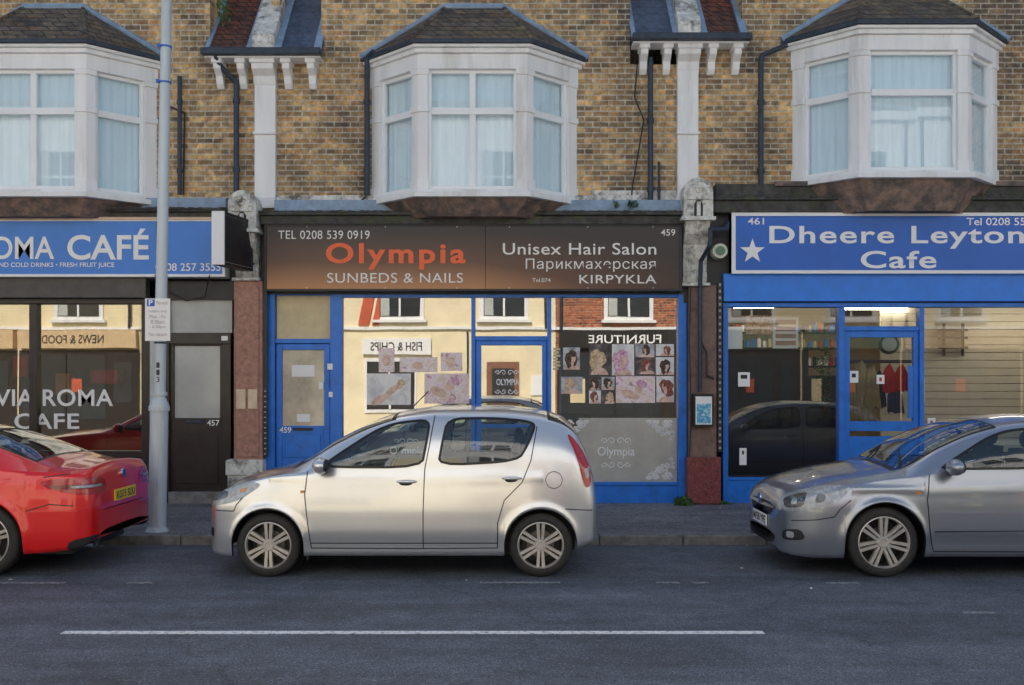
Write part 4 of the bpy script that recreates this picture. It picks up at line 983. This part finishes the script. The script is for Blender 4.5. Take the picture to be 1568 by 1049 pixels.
    def seam(m,line,al,w,mat,off=.0025,mirror=True,step=.03):
        L_=resamp(line,step,False); pts=[]
        for i,p in enumerate(L_):
            a=L_[max(0,i-1)];b=L_[min(len(L_)-1,i+1)]; dx,dz=b[0]-a[0],b[1]-a[1]; l=math.hypot(dx,dz)+1e-9
            nx,nz=-dz/l*w/2,dx/l*w/2
            pts.append(cast(p[0]+nx,p[1]+nz,al,off)); pts.append(cast(p[0]-nx,p[1]-nz,al,off))
        put(m,pts,[(2*i,2*i+2,2*i+3,2*i+1) for i in range(len(L_)-1)],mat,mirror)
    h90=math.pi/2
    m=M()
    for w in wins:
        i1=inset(w,.022); ring(m,w,i1,h90,RUB,.004)
        drape(m,i1,h90,CARGL,.002,4)
    m.build('side_windows',e,smooth=True)
    m=M()
    for line in P['seams']: seam(m,line,h90,.009,RUB)
    if P.get('fuel'):
        fx,fz,fr_=P['fuel']; seam(m,[(fx+fr_*math.cos(t),fz+fr_*math.sin(t)) for t in [2*math.pi*i/28 for i in range(29)]],h90,.006,RUB,step=.02,mirror=False)
    m.build('panel_gaps',e)
    for nm,al,out,mat,off in P['patches']:
        m=M(); a=math.radians(al); p2=[proj(p,a) for p in out]
        p2=resamp(chaikin(p2,2),.03); drape(m,p2,a,mat,off,7,True); m.build(nm,e,smooth=True)
    m=M()
    for (hs,hz) in P['handles']:
        c=cast(hs,hz,h90,0)
        for sg in (1,-1):
            m.ball((hs,(c.y-.018)*sg,hz),(.095,.016,.017),paint,16,8); m.ball((hs-.01,(c.y-.002)*sg,hz-.018),(.06,.006,.02),DARKP,14,6)
    m.build('door_handles',e,smooth=True)
    ms,mz=P['mirror']; m=M(); c=cast(ms,mz-.03,h90,0)
    yb=c.y if c else -.75
    for sg in (1,-1):
        m.ball((ms,(yb-.13)*sg,mz+.02),(.075,.11,.075),paint,18,12); m.cyl((ms+.02,(yb+.02)*sg,mz-.04),(ms,(yb-.10)*sg,mz-.02),.03,DARKP,10)
        m.ball((ms+.03,(yb-.13)*sg,mz+.02),(.06,.095,.062),DARKP,14,8)
    m.build('door_mirrors',e,smooth=True)
    m=M()
    for c in wh:
        K=24; Wc=fW(c)
        for sg in (1,-1):
            vs=[]
            for k in range(K+1):
                a=math.pi*k/K; x=c+ra*math.cos(a)*1.0; z=R+.005+ra*math.sin(a)
                vs+= [(x,sg*(Wc-.06),z),(x,sg*(Wc-.36),z)]
            m.add(vs,[(2*k,2*k+2,2*k+3,2*k+1) for k in range(K)],BLACK)
            m.add([(c+ra*math.cos(math.pi*k/K),sg*(Wc-.34),R+.005+ra*math.sin(math.pi*k/K)) for k in range(K+1)]+[(c-ra,sg*(Wc-.34),.2),(c+ra,sg*(Wc-.34),.2)],[tuple(range(K+3))],BLACK)
    Wm=fW(L/2)
    m.box(.25,L-.25,-(Wm-.30),Wm-.30,.17,.42,BLACK)
    m.box(wh[0]+ra+.02,wh[1]-ra-.02,-(Wm-.10),Wm-.10,.19,.45,BLACK)
    m.build('underbody',e)
    m=M(); sa=ws[0]
    for sx in P['seats']:
        for yy in (-.36,.36):
            m.box(sx-.45,sx+.02,yy-.23,yy+.23,.45,.62,SEAT)
            q=[(sx-.02,.55),(sx+.14,.58),(sx+.22,1.13),(sx+.12,1.13)]
            m.loft([(x,yy-.22,z) for x,z in q],[(x,yy+.22,z) for x,z in q],SEAT)
            m.ball((sx+.19,yy,1.22),(.05,.12,.09),SEAT,12,8)
    q=[(sa+.05,.6),(sa+.55,.6),(sa+.62,.86),(sa+.5,.93),(sa+.12,.92)]
    m.loft([(x,-.62,z) for x,z in q],[(x,.62,z) for x,z in q],SEAT)
    N=24
    cs=(sa+.78,.36,.93)
    pr=[(cs[0]+.17*.45*math.sin(2*math.pi*i/N),cs[1]+.18*math.cos(2*math.pi*i/N),cs[2]+.17*math.sin(2*math.pi*i/N)) for i in range(N+1)]
    for a,b in zip(pr,pr[1:]): m.cyl(a,b,.014,SEAT,6)
    zr=fzt(ws[1]+.05)-.13; m.box(ws[1]-.12,ws[1]-.09,-.11,.11,zr-.03,zr+.03,SEAT)
    m.build('interior',e,smooth=True,sharp=35,bevel=.02)
    for c in wh:
        Wc=fW(c)
        for sg in (-1,1): wheel(e,(c,sg*(Wc-.025),R),R,P['rim'],P['spokes'],sg,P['style'],P.get('sw',1))
    if P.get('exhaust'):
        m=M()
        for (es,ey) in P['exhaust']: m.cyl((es-.2,ey,.27),(es,ey,.27),.038,CHROME,16); m.cyl((es+.0005,ey,.27),(es+.001,ey,.27),.030,BLACK,16)
        m.build('exhaust',e,smooth=True,sharp=40)
    return e,cast

def metal(name,c,ro=.28,me=.75): return simple(name,c,ro,metal=me,var=.03,scale=2,coat=1)
SILVER=metal('silver_paint',(.78,.79,.80)); GREY=metal('grey_silver_paint',(.38,.41,.47)); REDPAINT=simple('red_paint',(.85,.010,.012),.3,metal=.1,var=.03,coat=1)
hatch=dict(L=3.65,paint=SILVER,R=.29,ra=.33,wheels=(.665,3.13),rim=.205,spokes=6,style='double',
 W=[(0,.44),(.02,.57),(.06,.66),(.14,.73),(.3,.785),(.5,.81),(.9,.83),(2.0,.835),(3.0,.825),(3.3,.80),(3.5,.765),(3.6,.72),(3.64,.66),(3.65,.60)],
 zs=[(0,.50),(.04,.62),(.1,.70),(.3,.81),(.8,.93),(1.2,.965),(2,.985),(3,1.02),(3.4,1.03),(3.55,.98),(3.62,.85),(3.65,.60)],
 zt=[(0,.57),(.04,.70),(.1,.77),(.2,.83),(.45,.90),(.84,1.01),(1.25,1.25),(1.55,1.40),(1.85,1.495),(2.25,1.54),(2.75,1.54),(3.1,1.51),(3.3,1.46),(3.44,1.37),(3.54,1.2),(3.61,1.0),(3.64,.82),(3.65,.68)],
 zb=[(0,.27),(.05,.21),(.3,.19),(1.0,.20),(2.7,.20),(3.4,.25),(3.65,.33)],
 wr=[(0,.8),(.8,.82),(1.2,.84),(1.9,.80),(3.1,.78),(3.5,.80),(3.65,.85)], cr=[(0,.04),(.8,.05),(1.3,.05),(3.2,.06),(3.65,.05)],
 windscreen=(.88,1.80),rearwindow=(3.20,3.56),marks=(.88,1.80,3.2,3.56),crease=.90,swage=.30,
 windows=[[(1.13,.985),(1.20,1.06),(1.60,1.325),(1.80,1.40),(2.13,1.435),(2.10,1.2),(2.06,.985)],[(2.19,1.0),(2.22,1.2),(2.27,1.44),(2.7,1.445),(3.0,1.42),(3.10,1.38),(3.03,1.2),(2.93,1.04)]],
 seams=[[(1.02,.96),(1.00,.75),(1.03,.5),(1.06,.27)],[(2.08,.98),(2.07,.6),(2.07,.27)],[(3.10,1.36),(3.04,1.05),(2.96,.86),(2.80,.70),(2.74,.50),(2.74,.27)],[(1.06,.27),(2.07,.265),(2.74,.27)],[(2.16,1.46),(2.12,1.2),(2.08,.98)],
   [(.33,.60),(.36,.66),(.50,.80)],[(3.35,.62),(3.60,.60)],[(.12,.60),(.33,.60)],[(1.06,.315),(2.74,.315)]],
 handles=[(1.92,.87),(2.87,.90)],mirror=(1.16,1.0),fuel=(3.25,.88,.075),seats=(1.95,2.75),
 patches=[('headlamps',50,[(.06,.50,.70),(.10,.62,.63),(.34,.80,.68),(.60,.80,.84),(.46,.78,.87),(.20,.66,.81)],LENS,.004),('headlamp_inner',50,[(.10,.58,.71),(.13,.66,.68),(.28,.74,.72),(.27,.70,.79)],LENSD,.006),('headlamp_indicator',50,[(.38,.78,.76),(.43,.79,.78),(.45,.79,.81),(.39,.76,.80)],AMB,.007),
   ('indicator_side',90,[(.96,.8,.79),(1.0,.8,.79),(1.0,.8,.765),(.96,.8,.765)],AMB,.004),
   ('tail_lamps',125,[(3.46,.75,1.27),(3.49,.74,1.29),(3.60,.68,1.08),(3.61,.72,.82),(3.55,.77,.80),(3.51,.77,1.05)],TAIL,.004),('tail_lamp_reverse',125,[(3.555,.75,.98),(3.59,.71,.98),(3.59,.73,.89),(3.565,.76,.89)],LENS,.007),
   ('grille',0,[(0,-.3,.56),(0,.3,.56),(0,.3,.64),(0,-.3,.64)],DARKP,.004),('lower_intake',0,[(0,-.45,.30),(0,.45,.30),(0,.4,.44),(0,-.4,.44)],DARKP,.004),
   ('fog_lamp',45,[(.08,.60,.36),(.14,.66,.36),(.14,.66,.44),(.08,.60,.44)],DARKP,.004)])
def cs(s): return s-.07*min(1,max(0,s)/.5)
for k in ('W','zs','zt','zb','wr','cr'): hatch[k]=[(cs(a),b) for a,b in hatch[k]]
hatch['L']=cs(3.65); hatch['wheels']=tuple(cs(a) for a in hatch['wheels']); hatch['marks']=tuple(cs(a) for a in hatch['marks'])
for k in ('windscreen','rearwindow','seats'): hatch[k]=tuple(cs(a) for a in hatch[k])
for k in ('windows','seams'): hatch[k]=[[(cs(a),b) for a,b in l] for l in hatch[k]]
hatch['handles']=[(cs(a),b) for a,b in hatch['handles']]; hatch['mirror']=(cs(1.16),1.0); hatch['fuel']=(cs(3.25),.88,.075)
hatch['patches']=[(n_,a_,[(cs(p[0]),p[1],p[2]) for p in o_],mt,of) for n_,a_,o_,mt,of in hatch['patches']]
H1,_=make_car('silver_hatchback_car',(-2.80,-4.07,0),hatch)
m=M(); m.cyl((1.83,0,1.53),(1.98,0,1.68),.006,BLACK,6)
m.box(.945,.96,-.80,-.64,.16,.28,BLACK); m.box(.945,.96,.64,.80,.16,.28,BLACK); m.build('aerial_and_mudflaps',H1)

astra=dict(L=4.25,paint=GREY,R=.318,ra=.36,wheels=(.90,3.51),rim=.230,spokes=7,style='double',
 W=[(0,.42),(.02,.55),(.06,.66),(.14,.74),(.3,.82),(.5,.855),(.9,.875),(2.2,.88),(3.4,.875),(3.8,.84),(4.05,.78),(4.2,.70),(4.25,.58)],
 zs=[(0,.48),(.04,.60),(.1,.66),(.3,.75),(.8,.87),(1.3,.925),(2,.95),(3,.99),(3.8,1.02),(4.1,.95),(4.2,.8),(4.25,.52)],
 zt=[(0,.56),(.04,.69),(.1,.75),(.25,.82),(.55,.91),(.95,.98),(1.08,1.005),(1.5,1.225),(1.8,1.35),(2.1,1.425),(2.5,1.46),(3.0,1.45),(3.5,1.39),(3.75,1.30),(3.95,1.15),(4.12,1.0),(4.21,.8),(4.25,.6)],
 zb=[(0,.24),(.05,.19),(.3,.17),(1.2,.19),(3.0,.19),(4.0,.24),(4.25,.33)],
 wr=[(0,.8),(.9,.84),(1.2,.85),(2.0,.79),(3.6,.76),(4.0,.80),(4.25,.85)], cr=[(0,.04),(1.0,.045),(1.5,.05),(3.2,.06),(4.25,.05)],
 windscreen=(1.06,2.02),rearwindow=(3.62,4.08),marks=(1.06,2.02,3.62,4.08),crease=.80,swage=.32,
 windows=[[(1.40,.965),(1.5,1.04),(1.90,1.265),(2.10,1.33),(2.5,1.365),(2.5,1.15),(2.48,.98)],[(2.58,.99),(2.6,1.15),(2.62,1.365),(3.0,1.36),(3.35,1.29),(3.62,1.16),(3.50,1.04),(3.3,1.01)]],
 seams=[[(1.32,.93),(1.28,.7),(1.30,.4),(1.34,.24)],[(2.53,.97),(2.52,.6),(2.52,.24)],[(3.42,1.02),(3.25,.72),(3.12,.5),(3.1,.24)],[(1.34,.24),(2.52,.235),(3.1,.24)],[(.45,.55),(.50,.62),(.60,.70)],[(.10,.50),(.30,.52),(.45,.55)],[(1.34,.42),(2.52,.43),(3.1,.44)]],
 handles=[(2.33,.87),(3.2,.90)],mirror=(1.50,.985),fuel=None,seats=(2.25,3.1),
 patches=[('headlamps',45,[(.05,.44,.69),(.08,.58,.58),(.28,.78,.58),(.44,.84,.65),(.58,.85,.79),(.44,.81,.84),(.18,.62,.77)],LENS,.004),('headlamp_inner',45,[(.08,.54,.68),(.11,.62,.61),(.24,.73,.63),(.26,.72,.76),(.15,.62,.73)],LENSD,.006),('headlamp_lens_ring',45,[(.31,.78,.67),(.38,.81,.68),(.39,.80,.75),(.33,.77,.75)],LENSD,.007),('headlamp_projector',45,[(.15,.65,.65),(.19,.69,.65),(.19,.69,.70),(.15,.65,.70)],LENS,.009),
   ('upper_grille',0,[(0,-.42,.62),(0,.42,.62),(0,.36,.49),(0,-.36,.49)],DARKP,.004),('chrome_bar',0,[(0,-.44,.60),(0,.44,.60),(0,.44,.57),(0,-.44,.57)],CHROME,.012),('lower_intake',0,[(0,-.5,.36),(0,.5,.36),(0,.45,.24),(0,-.45,.24)],DARKP,.004),
   ('fog_lamp_housing',42,[(.08,.58,.31),(.24,.76,.33),(.20,.74,.43),(.08,.60,.41)],DARKP,.004),('fog_lamp',42,[(.11,.63,.34),(.16,.69,.34),(.16,.69,.40),(.11,.63,.40)],LENS,.007),
   ('indicator_side',90,[(1.18,.85,.78),(1.23,.85,.78),(1.23,.85,.755),(1.18,.85,.755)],AMB,.004),
   ('side_moulding',90,[(1.36,.88,.42),(2.50,.88,.43),(2.50,.88,.40),(1.36,.88,.39)],GREY,.012),
   ('tail_lamps',125,[(3.85,.78,.98),(4.05,.74,1.02),(4.2,.66,.9),(4.18,.70,.72),(4.0,.78,.74)],TAIL,.004)])
H2,_=make_car('grey_hatchback_car',(2.46,-4.03,0),astra)
m=M(); m.box(-.018,-.006,-.26,.26,.385,.495,SIGNWHITE); m.build('front_number_plate',H2,bevel=.003)
textmesh('MF58 YPE',(-.02,0,.44),(0,-1,0),(0,0,1),.46,.075,BLACK,'plate_text',H2,.02)
m=M(); m.cyl((-.02,0,.63),(-.012,0,.63),.05,CHROME,20)
m.pipe([(1.12,-.62,1.01),(1.3,-.15,1.11)],.008,BLACK,6); m.pipe([(1.08,.1,1.015),(1.35,.45,1.12)],.008,BLACK,6); m.build('badge_and_wipers',H2)

saloon=dict(L=4.70,paint=REDPAINT,R=.33,ra=.375,wheels=(.85,3.75),rim=.24,spokes=5,style='double',
 W=[(0,.45),(.03,.62),(.1,.72),(.3,.84),(.6,.89),(1.5,.91),(3.0,.915),(3.9,.905),(4.3,.87),(4.5,.835),(4.62,.78),(4.68,.71),(4.70,.62)],
 zs=[(0,.46),(.05,.6),(.3,.74),(.9,.85),(1.5,.91),(2.5,.95),(3.6,.98),(4.2,.95),(4.5,.93),(4.62,.91),(4.66,.85),(4.68,.75),(4.70,.58)],
 zt=[(0,.54),(.05,.68),(.2,.77),(.6,.88),(1.2,.96),(1.5,1.0),(2.2,1.30),(2.6,1.39),(3.0,1.395),(3.4,1.33),(3.8,1.20),(4.15,1.06),(4.35,1.01),(4.55,1.0),(4.63,1.005),(4.66,.94),(4.685,.80),(4.70,.64)],
 zb=[(0,.24),(.1,.18),(1.2,.19),(3.3,.19),(4.3,.22),(4.6,.26),(4.70,.32)],
 wr=[(0,.8),(1.3,.84),(2.2,.80),(3.4,.76),(4.2,.80),(4.7,.86)], cr=[(0,.04),(1.0,.045),(1.6,.05),(3.2,.06),(4.3,.035),(4.7,.04)],
 windscreen=(1.48,2.35),rearwindow=(3.35,4.14),marks=(1.48,2.35,3.35,4.14),crease=.84,swage=.3,
 windows=[[(1.78,.95),(2.2,1.19),(2.5,1.28),(2.7,1.30),(2.68,.97)],[(2.78,.98),(2.8,1.30),(3.15,1.28),(3.5,1.19),(3.85,1.05),(3.6,1.0)]],
 seams=[[(1.65,.9),(1.62,.6),(1.66,.25)],[(2.73,.95),(2.75,.25)],[(3.6,.98),(3.4,.7),(3.32,.25)],[(1.66,.25),(3.32,.25)],[(4.15,.60),(4.35,.66),(4.55,.64)],[(4.28,.90),(4.5,.93)]],
 handles=[(2.55,.85),(3.4,.87)],mirror=(1.85,.98),fuel=None,seats=(2.5,3.25),exhaust=[(4.66,-.62),(4.66,-.53)],
 patches=[('headlamps',45,[(.08,.5,.6),(.12,.62,.56),(.4,.84,.64),(.6,.86,.76),(.2,.68,.70)],LENS,.004),
   ('tail_lamps',140,[(4.26,.87,.86),(4.5,.83,.89),(4.66,.45,.89),(4.69,.38,.73),(4.62,.76,.73),(4.38,.85,.78)],TAIL,.005),
   ('tail_lamp_band',140,[(4.34,.86,.83),(4.66,.48,.83),(4.67,.46,.79),(4.40,.85,.79)],TAILD,.007),('tail_lamp_reverse',140,[(4.52,.80,.82),(4.67,.5,.82),(4.67,.5,.795),(4.52,.80,.795)],LENS,.009),
   ('rear_diffuser',180,[(4.7,-.66,.24),(4.7,.66,.24),(4.7,.60,.39),(4.7,-.60,.39)],DARKP,.004),('rear_diffuser_corner',150,[(4.5,.82,.22),(4.68,.6,.26),(4.68,.6,.37),(4.5,.82,.33)],DARKP,.004),
   ('boot_seam',180,[(4.7,-.52,.575),(4.7,.52,.575),(4.7,.52,.567),(4.7,-.52,.567)],RUB,.005)])
H3,_=make_car('red_saloon_car',(-3.84-4.70,-3.99,0),saloon)
m=M(); m.box(4.697,4.712,-.26,.26,.62,.73,YEL); m.build('rear_number_plate',H3,bevel=.003)
textmesh('KG15 SUU',(4.714,0,.675),(0,1,0),(0,0,1),.46,.075,BLACK,'plate_text',H3,.02)
m=M(); m.cyl((4.67,0,.87),(4.695,0,.87),.045,CHROME,16); m.cyl((3.2,0,1.36),(3.28,0,1.42),.015,REDPAINT,8,.006); m.build('badge_and_aerial',H3,smooth=True,sharp=30)

# ------------------------------------------------------------- light & camera
el=math.radians(41); az=math.radians(-10)
sd=Vector((math.sin(az)*math.cos(el),math.cos(az)*math.cos(el),math.sin(el)))
sl=bpy.data.lights.new('sun','SUN'); sl.energy=5; sl.angle=math.radians(.5); sl.color=(1,.98,.95)
so=bpy.data.objects.new('sun',sl); col.objects.link(so); so.rotation_euler=(-sd).to_track_quat('-Z','Y').to_euler(); so.location=(0,20,20)
w=bpy.data.worlds.new('World'); bpy.context.scene.world=w; w.use_nodes=True; nt=w.node_tree
sk=nt.nodes.new('ShaderNodeTexSky'); sk.sky_type='NISHITA'; sk.sun_disc=False; sk.sun_elevation=el; sk.sun_rotation=az; sk.air_density=1.5; sk.dust_density=3; sk.ozone_density=2.5
nt.links.new(sk.outputs[0],nt.nodes['Background'].inputs[0]); nt.nodes['Background'].inputs[1].default_value=.15
cam=bpy.data.cameras.new('camera'); co=bpy.data.objects.new('camera',cam); col.objects.link(co)
cam.sensor_width=36; cam.lens=36*FF/1568; co.location=(0,-CD,HH); co.rotation_euler=(math.radians(90),0,0); cam.shift_y=63.5/1568; cam.clip_end=1000
bpy.context.scene.camera=co
sc_=bpy.context.scene; sc_.view_settings.view_transform='Standard'; sc_.view_settings.look='None'; sc_.view_settings.exposure=0
